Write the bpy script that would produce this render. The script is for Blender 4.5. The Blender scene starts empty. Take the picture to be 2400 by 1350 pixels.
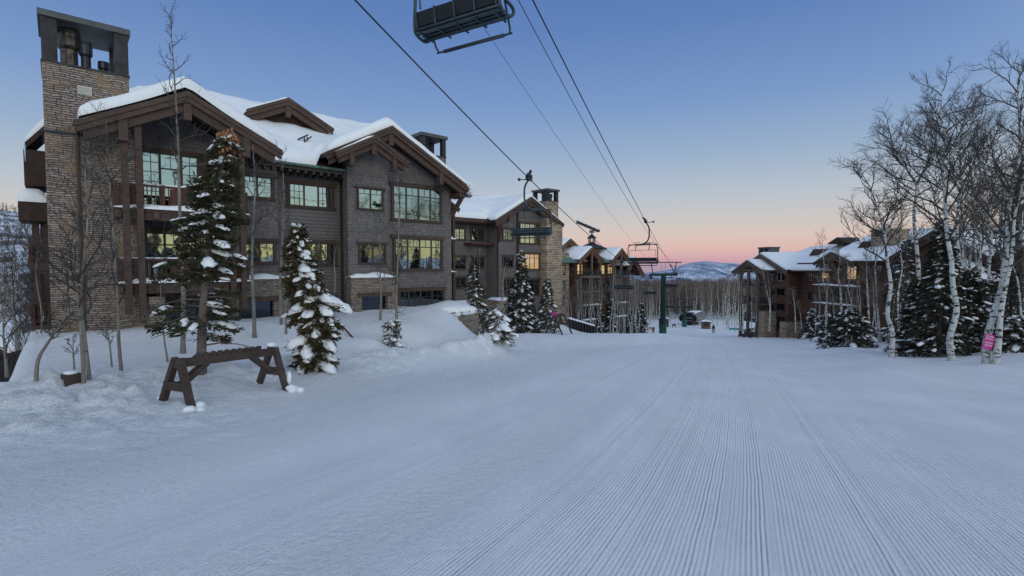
import bpy, bmesh, math, random
import numpy as np
from mathutils import Vector, Matrix, noise

scene = bpy.context.scene
COL = scene.collection
R = math.radians
PI = math.pi

# ------------------------------------------------------------------ camera
FPX, CX, CY, HY, CZ = 1200.0, 1200.0, 675.0, 625.0, 1.75
PITCH = math.atan((CY - HY) / FPX)
cam_d = bpy.data.cameras.new("camera")
cam = bpy.data.objects.new("camera", cam_d)
COL.objects.link(cam)
cam.location = (0, 0, CZ)
cam.rotation_euler = (PI / 2 - PITCH, 0, 0)
cam_d.sensor_width = 36
cam_d.lens = 36 * FPX / 2400
cam_d.clip_start = 0.1
cam_d.clip_end = 30000
scene.camera = cam

# ------------------------------------------------------------------ world
def lin(r, g, b, k=1.0):
    f = lambda c: ((c / 255 + 0.055) / 1.055) ** 2.4 if c > 10 else c / 255 / 12.92
    return (f(r) * k, f(g) * k, f(b) * k, 1)

world = bpy.data.worlds.new("World")
scene.world = world
world.use_nodes = True
wn, wl = world.node_tree.nodes, world.node_tree.links
wn.clear()
wo = wn.new('ShaderNodeOutputWorld')
tc = wn.new('ShaderNodeTexCoord')
nrm = wn.new('ShaderNodeVectorMath'); nrm.operation = 'NORMALIZE'
wl.new(tc.outputs['Generated'], nrm.inputs[0])
sep = wn.new('ShaderNodeSeparateXYZ'); wl.new(nrm.outputs[0], sep.inputs[0])

def wramp(stops):
    r = wn.new('ShaderNodeValToRGB')
    r.color_ramp.interpolation = 'LINEAR'
    el = r.color_ramp.elements
    el[0].position, el[0].color = stops[0][0], stops[0][1]
    el[1].position, el[1].color = stops[-1][0], stops[-1][1]
    for p, c in stops[1:-1]:
        e = el.new(p); e.color = c
    wl.new(sep.outputs['Z'], r.inputs[0])
    return r
dusk = wramp([(0.0, lin(168, 150, 172)), (0.010, lin(202, 160, 174)), (0.03, lin(220, 182, 178)), (0.055, lin(218, 196, 187)),
              (0.085, lin(204, 198, 196)), (0.13, lin(184, 193, 204)), (0.2, lin(154, 176, 203)), (0.29, lin(122, 153, 200)),
              (0.41, lin(97, 130, 186)), (0.52, lin(82, 115, 174)), (0.64, lin(114, 142, 186)), (1.0, lin(172, 188, 212))])
glow = wramp([(0.0, lin(246, 214, 140, 1.3)), (0.035, lin(234, 226, 168, 1.35)), (0.075, lin(210, 216, 186, 1.4)), (0.12, lin(186, 208, 206, 1.45)),
              (0.2, lin(176, 198, 208, 1.6)), (0.32, lin(190, 202, 212, 1.75)), (0.55, lin(172, 188, 208, 1.7)), (1.0, lin(172, 188, 212))])
dot = wn.new('ShaderNodeVectorMath'); dot.operation = 'DOT_PRODUCT'
wl.new(nrm.outputs[0], dot.inputs[0]); dot.inputs[1].default_value = (0.30, -0.95, 0.1)
mr = wn.new('ShaderNodeMapRange'); mr.interpolation_type = 'SMOOTHSTEP'
mr.inputs[1].default_value = -0.55; mr.inputs[2].default_value = 0.75
wl.new(dot.outputs['Value'], mr.inputs[0])
mixw = wn.new('ShaderNodeMix'); mixw.data_type = 'RGBA'
wl.new(mr.outputs[0], mixw.inputs[0]); wl.new(dusk.outputs[0], mixw.inputs[6]); wl.new(glow.outputs[0], mixw.inputs[7])
bg1 = wn.new('ShaderNodeBackground'); wl.new(mixw.outputs[2], bg1.inputs[0]); bg1.inputs[1].default_value = 0.97
sky = wn.new('ShaderNodeTexSky'); sky.sky_type = 'NISHITA'; sky.sun_disc = False
sky.sun_elevation = R(1.0); sky.sun_rotation = R(162); sky.altitude = 2400; sky.air_density = 1.0; sky.dust_density = 0.4; sky.ozone_density = 2.0
bg2 = wn.new('ShaderNodeBackground'); wl.new(sky.outputs[0], bg2.inputs[0]); bg2.inputs[1].default_value = 0.015
add = wn.new('ShaderNodeAddShader'); wl.new(bg1.outputs[0], add.inputs[0]); wl.new(bg2.outputs[0], add.inputs[1])
wl.new(add.outputs[0], wo.inputs[0])

# weak afterglow from behind on the right
sd = bpy.data.lights.new("sun", 'SUN'); sd.energy = 0.5; sd.angle = R(14); sd.color = (1.0, 0.93, 0.78)
sun = bpy.data.objects.new("sun", sd); COL.objects.link(sun)
_a, _e = R(162), R(9)
sdir = Vector((math.sin(_a) * math.cos(_e), math.cos(_a) * math.cos(_e), math.sin(_e)))
sun.rotation_euler = sdir.to_track_quat('Z', 'Y').to_euler()

scene.view_settings.view_transform = 'Standard'
scene.view_settings.look = 'None'
scene.view_settings.exposure = 0.0
scene.view_settings.gamma = 1.0

# ------------------------------------------------------------------ helpers
def ray(px, py):
    x = (px - CX) / FPX; y = (CY - py) / FPX
    return (x, math.cos(PITCH) + y * math.sin(PITCH), -math.sin(PITCH) + y * math.cos(PITCH))
def at(px, py, Y):
    r = ray(px, py); s = Y / r[1]
    return Vector((r[0] * s, Y, CZ + r[2] * s))

def tag(o, label=None, cat=None, group=None, kind=None):
    if label: o['label'] = label
    if cat: o['category'] = cat
    if group: o['group'] = group
    if kind: o['kind'] = kind
    return o

def empty(name, loc, rz=0.0):
    o = bpy.data.objects.new(name, None); COL.objects.link(o)
    o.location = loc; o.rotation_euler = (0, 0, rz)
    o.empty_display_size = 0.3
    return o

def copy_tree(o, parent=None):
    c = o.copy(); COL.objects.link(c); c.parent = parent
    for ch in list(o.children): copy_tree(ch, c)
    return c

class MB:
    def __init__(s): s.v = []; s.f = []
    def add(s, vs, fs):
        b = len(s.v); s.v.extend([tuple(p) for p in vs]); s.f.extend([tuple(b + i for i in f) for f in fs]); return s
    def box(s, x0, x1, y0, y1, z0, z1):
        return s.add([(x0, y0, z0), (x1, y0, z0), (x1, y1, z0), (x0, y1, z0), (x0, y0, z1), (x1, y0, z1), (x1, y1, z1), (x0, y1, z1)],
                     [(0, 3, 2, 1), (4, 5, 6, 7), (0, 1, 5, 4), (1, 2, 6, 5), (2, 3, 7, 6), (3, 0, 4, 7)])
    def beam(s, p, q, w, h, up=(0, 0, 1)):
        p = Vector(p); q = Vector(q); d = (q - p).normalized(); up = Vector(up)
        a = d.cross(up)
        if a.length < 1e-4: a = d.cross(Vector((1, 0, 0)))
        a.normalize(); b = a.cross(d).normalized()
        a = a * w / 2; b = b * h / 2
        vs = [p - a - b, p + a - b, p + a + b, p - a + b, q - a - b, q + a - b, q + a + b, q - a + b]
        return s.add(vs, [(0, 3, 2, 1), (4, 5, 6, 7), (0, 1, 5, 4), (1, 2, 6, 5), (2, 3, 7, 6), (3, 0, 4, 7)])
    def tube(s, path, rad, n=6, cap=True):
        P = [Vector(p) for p in path]; m = len(P)
        if not hasattr(rad, '__len__'): rad = [rad] * m
        b = len(s.v); prev = None
        for i in range(m):
            d = (P[min(i + 1, m - 1)] - P[max(i - 1, 0)])
            if d.length < 1e-9: d = Vector((0, 0, 1))
            d.normalize()
            if prev is None:
                a = d.cross(Vector((0, 0, 1)))
                if a.length < 0.05: a = d.cross(Vector((1, 0, 0)))
            else:
                a = prev - d * prev.dot(d)
                if a.length < 1e-5: a = d.cross(Vector((0.3, 1, 0.2)))
            a.normalize(); prev = a; c = d.cross(a)
            for k in range(n):
                t = 2 * PI * k / n
                q = P[i] + (a * math.cos(t) + c * math.sin(t)) * rad[i]
                s.v.append((q.x, q.y, q.z))
        for i in range(m - 1):
            for k in range(n):
                k2 = (k + 1) % n
                s.f.append((b + i * n + k, b + i * n + k2, b + (i + 1) * n + k2, b + (i + 1) * n + k))
        if cap and n > 2:
            s.f.append(tuple(b + k for k in reversed(range(n))))
            s.f.append(tuple(b + (m - 1) * n + k for k in range(n)))
        return s
    def prism(s, pts, y0, y1):
        """polygon pts in (x,z) extruded from y0 to y1"""
        n = len(pts)
        vs = [(x, y0, z) for x, z in pts] + [(x, y1, z) for x, z in pts]
        fs = [tuple(range(n)), tuple(reversed(range(n, 2 * n)))]
        for i in range(n):
            j = (i + 1) % n
            fs.append((i, i + n, j + n, j))
        return s.add(vs, fs)
    def slab(s, a, b, c, d, t):
        """quad a,b,c,d with thickness t downwards"""
        lo = [(p[0], p[1], p[2] - t) for p in (a, b, c, d)]
        return s.add([a, b, c, d] + lo, [(0, 1, 2, 3), (7, 6, 5, 4), (0, 4, 5, 1), (1, 5, 6, 2), (2, 6, 7, 3), (3, 7, 4, 0)])
    def quad(s, a, b, c, d): return s.add([a, b, c, d], [(0, 1, 2, 3)])
    def blob(s, c, rx, ry, rz, seed=0, amp=0.22, lv=1, fr=1.4):
        vs, fs = ICO[lv]
        b = len(s.v); o = Vector((seed * 3.7 % 91, seed * 1.9 % 57, seed * .73 % 33))
        for p in vs:
            k = 1 + amp * noise.noise(p * fr + o)
            s.v.append((c[0] + p.x * rx * k, c[1] + p.y * ry * k, c[2] + p.z * rz * k))
        s.f.extend([tuple(b + i for i in f) for f in fs]); return s
    def each(s, name, mat, parent=None, smooth=False):
        """one object for every separate piece"""
        comp = {}; par = list(range(len(s.v)))
        def find(i):
            while par[i] != i: par[i] = par[par[i]]; i = par[i]
            return i
        for f in s.f:
            r = find(f[0])
            for i in f[1:]: par[find(i)] = r
        for f in s.f: comp.setdefault(find(f[0]), []).append(f)
        o = None
        for fs in comp.values():
            ids = sorted(set(i for f in fs for i in f)); mp = {i: k for k, i in enumerate(ids)}
            m = MB(); m.v = [s.v[i] for i in ids]; m.f = [tuple(mp[i] for i in f) for f in fs]; o = m.build(name, mat, parent, smooth)
        return o
    def build(s, name, mat, parent=None, smooth=False):
        me = bpy.data.meshes.new(name)
        me.from_pydata(s.v, [], s.f)
        me.materials.append(mat)
        if smooth: me.polygons.foreach_set('use_smooth', [True] * len(me.polygons))
        me.update()
        o = bpy.data.objects.new(name, me); COL.objects.link(o)
        if parent: o.parent = parent
        return o

ICO = []
for lv in (1, 2, 3):
    bm = bmesh.new(); bmesh.ops.create_icosphere(bm, subdivisions=lv, radius=1)
    bm.verts.ensure_lookup_table()
    ICO.append(([v.co.copy() for v in bm.verts], [tuple(v.index for v in f.verts) for f in bm.faces])); bm.free()

def np_mesh(name, V, F, mat, parent=None, smooth=True, uv=None):
    me = bpy.data.meshes.new(name)
    V = np.asarray(V, dtype=np.float32); F = np.asarray(F, dtype=np.int32)
    k = F.shape[1]
    me.vertices.add(len(V)); me.vertices.foreach_set('co', V.ravel())
    me.loops.add(F.size); me.loops.foreach_set('vertex_index', F.ravel())
    me.polygons.add(len(F)); me.polygons.foreach_set('loop_start', np.arange(0, F.size, k, dtype=np.int32))
    me.polygons.foreach_set('loop_total', np.full(len(F), k, dtype=np.int32))
    if smooth: me.polygons.foreach_set('use_smooth', np.ones(len(F), dtype=bool))
    me.update(calc_edges=True); me.validate()
    if uv is not None:
        l = me.uv_layers.new(name='UVMap'); l.data.foreach_set('uv', np.asarray(uv, dtype=np.float32)[F.ravel()].ravel())
    me.materials.append(mat)
    o = bpy.data.objects.new(name, me); COL.objects.link(o)
    if parent: o.parent = parent
    return o

def grid_faces(nr, nc):
    i = np.arange(nr - 1)[:, None] * nc + np.arange(nc - 1)[None, :]
    i = i.ravel()
    return np.stack([i, i + 1, i + nc + 1, i + nc], 1)

_rng = np.random.RandomState(5)
_perm = _rng.permutation(512)
_val = _rng.rand(512)
def vnoise(x, y):
    x = np.asarray(x, float); y = np.asarray(y, float)
    xi = np.floor(x).astype(int); yi = np.floor(y).astype(int)
    fx = x - xi; fy = y - yi
    fx = fx * fx * fx * (fx * (fx * 6 - 15) + 10); fy = fy * fy * fy * (fy * (fy * 6 - 15) + 10)
    h = lambda a, b: _val[(_perm[(a & 511)] + b * 37) & 511]
    return ((h(xi, yi) * (1 - fx) + h(xi + 1, yi) * fx) * (1 - fy) + (h(xi, yi + 1) * (1 - fx) + h(xi + 1, yi + 1) * fx) * fy) * 2 - 1
def fbm(x, y, o=4, g=0.5):
    s = 0; a = 1.0
    for i in range(o):
        s = s + a * vnoise(x * 2 ** i + 17.3 * i, y * 2 ** i + 5.1 * i); a *= g
    return s
def sst(a, b, x):
    t = np.clip((x - a) / (b - a), 0, 1); return t * t * (3 - 2 * t)

# ------------------------------------------------------------------ materials
class NT:
    def __init__(s, name, rough=0.7, spec=0.3):
        s.m = bpy.data.materials.new(name); s.m.use_nodes = True
        s.n = s.m.node_tree.nodes; s.l = s.m.node_tree.links
        s.b = s.n['Principled BSDF']; s.b.inputs['Roughness'].default_value = rough
        s.b.inputs['Specular IOR Level'].default_value = spec
        s.tc = s.n.new('ShaderNodeTexCoord')
    def coord(s, scale=(1, 1, 1), src='Object', rot=(0, 0, 0)):
        mp = s.n.new('ShaderNodeMapping'); mp.inputs['Scale'].default_value = scale; mp.inputs['Rotation'].default_value = rot
        s.l.new(s.tc.outputs[src], mp.inputs[0]); return mp.outputs[0]
    def noise(s, co, scale, detail=3, rough=0.55, dist=0.0):
        t = s.n.new('ShaderNodeTexNoise'); t.inputs['Scale'].default_value = scale; t.inputs['Detail'].default_value = detail
        t.inputs['Roughness'].default_value = rough; t.inputs['Distortion'].default_value = dist
        s.l.new(co, t.inputs['Vector']); return t.outputs['Fac']
    def ramp(s, fac, stops):
        r = s.n.new('ShaderNodeValToRGB'); el = r.color_ramp.elements
        c4 = lambda c: tuple(c) + (1,) if len(c) == 3 else c
        el[0].position, el[0].color = stops[0][0], c4(stops[0][1]); el[1].position, el[1].color = stops[-1][0], c4(stops[-1][1])
        for p, c in stops[1:-1]: el.new(p).color = c4(c)
        s.l.new(fac, r.inputs[0]); return r.outputs[0]
    def mix(s, fac, a, b, mode='MIX'):
        m = s.n.new('ShaderNodeMix'); m.data_type = 'RGBA'; m.blend_type = mode
        for i, x in ((0, fac), (6, a), (7, b)):
            if isinstance(x, (int, float)): m.inputs[i].default_value = x
            elif isinstance(x, tuple): m.inputs[i].default_value = x if len(x) == 4 else x + (1,)
            else: s.l.new(x, m.inputs[i])
        return m.outputs[2]
    def math(s, op, a, b=0.0, c=None):
        m = s.n.new('ShaderNodeMath'); m.operation = op
        for i, x in enumerate((a, b, c)):
            if x is None: continue
            if isinstance(x, (int, float)): m.inputs[i].default_value = x
            else: s.l.new(x, m.inputs[i])
        return m.outputs[0]
    def col(s, c):
        if isinstance(c, tuple): s.b.inputs['Base Color'].default_value = c if len(c) == 4 else c + (1,)
        else: s.l.new(c, s.b.inputs['Base Color'])
    def bump(s, h, strength=0.5, dist=0.02, prev=None):
        b = s.n.new('ShaderNodeBump'); b.inputs['Strength'].default_value = strength; b.inputs['Distance'].default_value = dist
        s.l.new(h, b.inputs['Height'])
        if prev is not None: s.l.new(prev, b.inputs['Normal'])
        s.l.new(b.outputs[0], s.b.inputs['Normal']); return b.outputs[0]

M = {}
def mk_simple(name, c, rough=0.6, var=0.25, sc=3.0, metal=0.0, bump=0.0, spec=0.3):
    t = NT(name, rough, spec); co = t.coord()
    n = t.noise(co, sc, 4)
    t.col(t.ramp(n, [(0.3, tuple(x * (1 - var) for x in c)), (0.7, tuple(min(1, x * (1 + var)) for x in c))]))
    t.b.inputs['Metallic'].default_value = metal
    if bump: t.bump(t.noise(co, sc * 6, 4), bump, 0.02)
    M[name] = t.m; return t.m

def mk_snow(name, sc=1.0, b=0.25, c=(0.87, 0.88, 0.895)):
    t = NT(name, 0.55, 0.25); co = t.coord()
    t.col(t.ramp(t.noise(co, 0.8 * sc, 4), [(0.3, tuple(x * .94 for x in c)), (0.7, c)]))
    p = t.bump(t.noise(co, 2.2 * sc, 5, 0.6), b, 0.15)
    t.bump(t.noise(co, 26 * sc, 4, 0.7), b * .9, 0.02, p)
    t.b.inputs['Subsurface Weight'].default_value = 0.0
    M[name] = t.m; return t.m
mk_snow('snow'); mk_snow('roof_snow', 0.5, 0.22)

def mk_run():
    t = NT('groomed_snow', 0.5, 0.25)
    co = t.coord()
    uv = t.n.new('ShaderNodeUVMap'); uv.uv_map = 'UVMap'
    sp = t.n.new('ShaderNodeSeparateXYZ'); t.l.new(uv.outputs[0], sp.inputs[0])
    w, q = sp.outputs['X'], sp.outputs['Y']      # w across the run, q = corduroy amount painted by area
    wob = t.math('MULTIPLY', t.math('SUBTRACT', t.noise(co, 0.5, 2), 0.5), 0.05)
    w2 = t.math('ADD', w, wob)
    s1 = t.math('SINE', t.math('MULTIPLY', w2, 2 * PI / 0.041))
    cor = t.math('MULTIPLY', s1, 0.5)
    # broken patches of the corduroy
    pat = t.ramp(t.noise(t.coord((1, .35, 1), rot=(0, 0, R(20))), 0.9, 4, .6), [(0.36, (0.55, .55, .55)), (0.56, (1, 1, 1))])
    patv = t.math('MULTIPLY', pat, q)
    cor = t.math('MULTIPLY', cor, patv)
    n1 = t.n.new('ShaderNodeTexNoise'); n1.noise_dimensions = '1D'; n1.inputs['Scale'].default_value = 1.1; n1.inputs['Detail'].default_value = 5
    n1.inputs['Roughness'].default_value = .6
    t.l.new(w2, n1.inputs['W'])
    streak = t.ramp(n1.outputs['Fac'], [(0.3, (0, 0, 0)), (0.47, (.35, .35, .35)), (.5, (.75, .75, .75)), (.53, (.4, .4, .4)), (0.75, (1, 1, 1))])
    # a few ridges left between passes of the groomer
    ridge = None
    for w0, s, h in ((-.17, .07, -.5), (.05, .05, .9), (-.38, .05, .8), (.95, .04, .6), (-2.1, .07, 1.0), (-2.35, .05, -.5), (-4.3, .11, 1.0), (3.6, .06, .7), (5.6, .06, .8), (7.9, .07, .8), (-.5, .05, .5), (-6.6, .1, .8), (2.3, .03, .5), (-1.2, .03, .5), (11.5, .08, .8)):
        d = t.math('DIVIDE', t.math('SUBTRACT', w2, w0), s)
        g = t.math('MULTIPLY', t.math('POWER', 2.718, t.math('MULTIPLY', t.math('MULTIPLY', d, d), -1.0)), h)
        ridge = g if ridge is None else t.math('ADD', ridge, g)
    crumbs = t.noise(co, 9, 5, 0.7)
    fine = t.noise(co, 60, 4, 0.7)
    inv = t.math('SUBTRACT', 1.0, q)
    rz_ = t.math('DIVIDE', t.math('SUBTRACT', w2, -3.3), .8)
    rough_z = t.math('MULTIPLY', t.math('POWER', 2.718, t.math('MULTIPLY', t.math('MULTIPLY', rz_, rz_), -1.0)), .8)
    cor = t.math('MULTIPLY', cor, t.math('SUBTRACT', 1.0, t.math('MULTIPLY', rough_z, .9)))
    # ski traces on the side part of the run
    tr = t.noise(t.coord((5.0, 0.35, 1), rot=(0, 0, R(52))), 1.2, 5, .65)
    tr2 = t.noise(t.coord((4.0, 0.3, 1), rot=(0, 0, R(70))), 1.0, 5, .65)
    cb = t.ramp(t.noise(co, .35, 5, .6), [(0.3, (0.83, 0.845, 0.87)), (0.7, (0.885, 0.895, 0.91))])
    t.col(t.mix(1.0, cb, t.ramp(t.noise(co, 34, 3, .8), [(.3, (.93, .93, .94)), (.68, (1.03, 1.03, 1.03)), (.8, (1.15, 1.15, 1.15))]), 'MULTIPLY'))  # fine bright specks put the sparkle of the snow into its colour
    p = t.bump(t.math('ADD', t.math('MULTIPLY', cor, 1.0), t.math('MULTIPLY', fine, .5)), 0.75, 0.018)
    p = t.bump(t.math('MULTIPLY', streak, q), 0.22, 0.05, p)
    p = t.bump(t.math('MULTIPLY', ridge, t.math('ADD', t.math('MULTIPLY', q, .8), .2)), 0.30, 0.05, p)
    p = t.bump(t.math('MULTIPLY', t.math('ADD', tr, t.math('MULTIPLY', tr2, .6)), inv), 0.8, 0.11, p)
    p = t.bump(t.math('MULTIPLY', t.noise(co, 3.2, 6, .72), t.math('MULTIPLY', inv, .8)), 0.55, 0.16, p)
    p = t.bump(t.math('MULTIPLY', crumbs, t.math('ADD', t.math('MULTIPLY', inv, .8), t.math('ADD', rough_z, .17))), 0.8, 0.10, p)
    t.bump(fine, 0.25, 0.012, p)
    M['run'] = t.m
mk_run()

def wall_uv(t):
    """(x+y, z) in the building's own axes, so that courses run level on every wall"""
    sp = t.n.new('ShaderNodeSeparateXYZ'); t.l.new(t.tc.outputs['Object'], sp.inputs[0])
    a = t.math('ADD', sp.outputs['X'], sp.outputs['Y'])
    c = t.n.new('ShaderNodeCombineXYZ'); t.l.new(a, c.inputs['X']); t.l.new(sp.outputs['Z'], c.inputs['Y'])
    return c.outputs[0]

def mk_brick(name, bw, bh, c1, c2, mortar, ms=0.012, bump=0.6, bd=0.03, dist=0.0, extra=None, rough=.85):
    t = NT(name, rough, .15); co = wall_uv(t)
    if dist:
        nz = t.n.new('ShaderNodeTexNoise'); nz.inputs['Scale'].default_value = 1.7; nz.inputs['Detail'].default_value = 4; t.l.new(co, nz.inputs['Vector'])
        vm = t.n.new('ShaderNodeVectorMath'); vm.operation = 'MULTIPLY_ADD'
        t.l.new(nz.outputs['Color'], vm.inputs[0]); vm.inputs[1].default_value = (dist, dist * .8, 0); t.l.new(co, vm.inputs[2]); co = vm.outputs[0]
    b = t.n.new('ShaderNodeTexBrick'); t.l.new(co, b.inputs['Vector'])
    b.inputs['Scale'].default_value = 1.0; b.inputs['Brick Width'].default_value = bw; b.inputs['Row Height'].default_value = bh
    b.inputs['Mortar Size'].default_value = ms; b.inputs['Mortar Smooth'].default_value = 0.3; b.inputs['Bias'].default_value = -0.1
    b.offset = 0.37; b.squash = 0.7; b.squash_frequency = 3
    b.inputs['Color1'].default_value = c1 + (1,); b.inputs['Color2'].default_value = c2 + (1,); b.inputs['Mortar'].default_value = mortar + (1,)
    c = b.outputs['Color']
    n = t.noise(co, 1.3 if extra else .8, 5, .65)
    if extra: c = t.mix(t.ramp(n, [(0.5, (0, 0, 0)), (0.68, (.8, .8, .8))]), c, extra, 'MIX')
    n2 = t.noise(co, 11, 4, .6)
    c = t.mix(1.0, c, t.ramp(n2, [(.25, (.62, .62, .62)), (.75, (1.25, 1.25, 1.25))]), 'MULTIPLY')
    n3 = t.noise(co, .35, 3, .6)
    c = t.mix(1.0, c, t.ramp(n3, [(.3, (.82, .82, .84)), (.7, (1.12, 1.1, 1.08))]), 'MULTIPLY')
    t.col(c)
    h = t.math('SUBTRACT', t.math('MULTIPLY', n2, .6), b.outputs['Fac'])
    t.bump(h, bump, bd)
    M[name] = t.m
mk_brick('stone', .40, .085, (.39, .33, .285), (.215, .175, .15), (.06, .05, .042), .013, 1.0, .06, .24, (.36, .235, .145))
mk_brick('stone_far', .8, .22, (.56, .45, .34), (.26, .20, .16), (.12, .095, .075), .03, .6, .08, .2, (.5, .34, .2))
mk_brick('shingle', .16, .19, (.205, .188, .183), (.145, .132, .13), (.08, .07, .068), .008, .6, .02, .02)
mk_brick('siding', 30.0, .20, (.175, .162, .162), (.175, .162, .162), (.075, .065, .063), .012, .8, .025)
mk_brick('log', 30.0, .28, (.165, .083, .060), (.125, .065, .048), (.05, .022, .015), .03, .8, .05)
mk_brick('lodge_wall', 30.0, .3, (.12, .07, .048), (.09, .055, .038), (.04, .025, .018), .03, .8, .05, 0, (.26, .17, .12))

def mk_wood(name, c, sc=1.0):
    t = NT(name, .7, .2); co = t.coord((1, 1, 1))
    n = t.noise(t.coord((3, 3, 14)), 1.2 * sc, 5, .6, .5); n2 = t.noise(co, .7, 3)
    k = t.ramp(n, [(.25, tuple(x * .6 for x in c)), (.75, tuple(x * 1.3 for x in c))])
    t.col(t.mix(1.0, k, t.ramp(n2, [(.3, (.75, .75, .75)), (.7, (1.15, 1.15, 1.15))]), 'MULTIPLY'))
    t.bump(n, .35, .02); M[name] = t.m
mk_wood('timber', (.090, .060, .048)); mk_wood('trim', (.080, .055, .044)); mk_wood('redwood', (.095, .042, .034))
mk_wood('rackwood', (.070, .050, .043)); mk_wood('lodge_timber', (.15, .085, .058)); mk_wood('pale_timber', (.15, .115, .092))
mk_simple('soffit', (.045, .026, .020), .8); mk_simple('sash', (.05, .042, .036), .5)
mk_simple('white_sash', (.42, .40, .38), .6)
mk_simple('dark_metal', (.035, .040, .048), .42, .3, 5, .5, .1); mk_simple('cap_metal', (.035, .034, .036), .5, .45, 2.5, .4, .2)
mk_simple('cap_lid', (.085, .09, .092), .55, .25, 3, .3); mk_simple('flue', (.10, .085, .075), .4, .8, 4, .6, .2)
mk_simple('copper_gutter', (.10, .17, .155), .6, .4, 4); mk_simple('lift_green', (.010, .10, .075), .5, .25, 2)
mk_simple('lift_dark', (.018, .032, .032), .55, .3, 2); mk_simple('mast_green', (.006, .034, .030), .5, .25, 2); mk_simple('chair_paint', (.045, .065, .08), .45, .25, 4, .3)
mk_simple('chair_cushion', (.010, .011, .016), .6, .2, 6); mk_simple('rope', (.02, .021, .025), .6, .2, 9)
mk_simple('lift_shell', (.16, .15, .15), .4, .25, 1.2); mk_simple('black_glass', (.012, .013, .016), .15)
mk_simple('green_fabric', (.03, .25, .2), .7); mk_simple('red_wood', (.30, .10, .07), .7); mk_simple('bin', (.03, .027, .028), .55, .2, 4)
mk_simple('green_metal_roof', (.09, .15, .13), .6, .3, 1); mk_simple('icicle', (.55, .65, .75), .15, .1, 4)
mk_simple('cones', (.30, .13, .055), .8, .4, 20); mk_simple('bark', (.14, .115, .10), .9, .35, 9, 0, .5)
mk_simple('twig', (.06, .052, .047), .9, .3, 6); mk_simple('warm_twig', (.15, .115, .09), .9, .3, 6)
mk_simple('skin', (.45, .28, .2)); mk_simple('jacket', (.03, .03, .035), .8); mk_simple('ski', (.12, .04, .04), .4)
mk_simple('magenta', (.50, .035, .24), .5, .1); mk_simple('sign_white', (.75, .70, .75), .5, .05); mk_simple('vent', (.5, .48, .44), .6, .1)

def mk_glass(name, c, lit=None, k=0.0):
    t = NT(name, .03, .5); t.b.inputs['Metallic'].default_value = 1.0
    t.col(c); co = t.coord()
    t.bump(t.noise(co, 1.1, 2), .07, .09)
    oi = t.n.new('ShaderNodeObjectInfo')
    t.col(t.mix(1.0, c + (1,), t.ramp(oi.outputs['Random'], [(0, (.72, .76, .80)), (1, (1.12, 1.1, 1.05))]), 'MULTIPLY'))
    if lit:
        t.b.inputs['Emission Color'].default_value = lit + (1,); t.b.inputs['Emission Strength'].default_value = k
    M[name] = t.m
mk_glass('glass', (.36, .40, .40)); mk_glass('dim_glass', (.15, .165, .175)); mk_glass('dark_glass', (.07, .08, .095))
mk_glass('lit_glass', (.4, .35, .3), (1.0, .66, .32), .5)

def mk_needles(name, a, b):
    t = NT(name, .75, .2); co = t.coord()
    t.col(t.ramp(t.noise(co, 2.4, 4), [(.3, a), (.7, b)])); M[name] = t.m
mk_needles('needles', (.026, .030, .016), (.075, .068, .036)); mk_needles('brown_needles', (.036, .034, .018), (.105, .078, .04))
mk_needles('dark_needles', (.018, .021, .015), (.058, .052, .034))

def mk_aspen():
    t = NT('aspen_bark', .8, .2); co = t.coord((1, 1, 1))
    base = t.ramp(t.noise(co, 1.6, 4), [(.3, (.36, .37, .35)), (.7, (.62, .62, .58))])
    spots = t.ramp(t.noise(t.coord((1, 1, 2.6)), 3.4, 3, .6), [(.545, (1, 1, 1)), (.58, (.08, .07, .065))])
    lines = t.ramp(t.noise(t.coord((.6, .6, 9)), 2.2, 2, .5), [(.70, (1, 1, 1)), (.76, (.35, .33, .3))])
    t.col(t.mix(1.0, t.mix(1.0, base, spots, 'MULTIPLY'), lines, 'MULTIPLY')); t.bump(t.noise(co, 14, 3), .3, .02)
    M['aspen'] = t.m
    t = NT('young_aspen_bark', .8, .2); co = t.coord()
    base = t.ramp(t.noise(co, 1.6, 4), [(.3, (.15, .135, .115)), (.7, (.27, .25, .21))])
    spots = t.ramp(t.noise(t.coord((1, 1, 2.2)), 7, 3, .6), [(.63, (1, 1, 1)), (.68, (.25, .22, .2))])
    t.col(t.mix(1.0, base, spots, 'MULTIPLY')); M['young_aspen'] = t.m
mk_aspen()
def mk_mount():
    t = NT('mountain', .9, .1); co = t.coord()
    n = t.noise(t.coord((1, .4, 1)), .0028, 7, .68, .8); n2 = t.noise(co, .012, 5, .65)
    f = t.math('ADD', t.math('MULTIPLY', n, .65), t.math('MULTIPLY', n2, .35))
    t.col(t.ramp(f, [(.40, (.10, .13, .20)), (.50, (.30, .36, .48)), (.60, (.62, .70, .82))])); M['mountain'] = t.m  # blue of distance put into the colour, in place of hazy air
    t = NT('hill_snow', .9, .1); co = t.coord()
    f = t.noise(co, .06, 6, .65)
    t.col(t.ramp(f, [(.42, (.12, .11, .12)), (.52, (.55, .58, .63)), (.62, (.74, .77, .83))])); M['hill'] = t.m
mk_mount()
# ------------------------------------------------------------------ terrain
BO = (-6.05, 33.0); BA = R(48.4)
BD = (math.sin(BA), math.cos(BA)); BM = (-math.cos(BA), math.sin(BA))
def to_b(X, Y): return (X - BO[0]) * BD[0] + (Y - BO[1]) * BD[1], (X - BO[0]) * BM[0] + (Y - BO[1]) * BM[1]
def from_b(u, v): return BO[0] + u * BD[0] + v * BM[0], BO[1] + u * BD[1] + v * BM[1]

def curve_a(Y): return 1.5 * (1 - np.exp(-np.maximum(Y, -3) / 10.0))
def run_w(X, Y): return X - .375 * Y - curve_a(Y)

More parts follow.
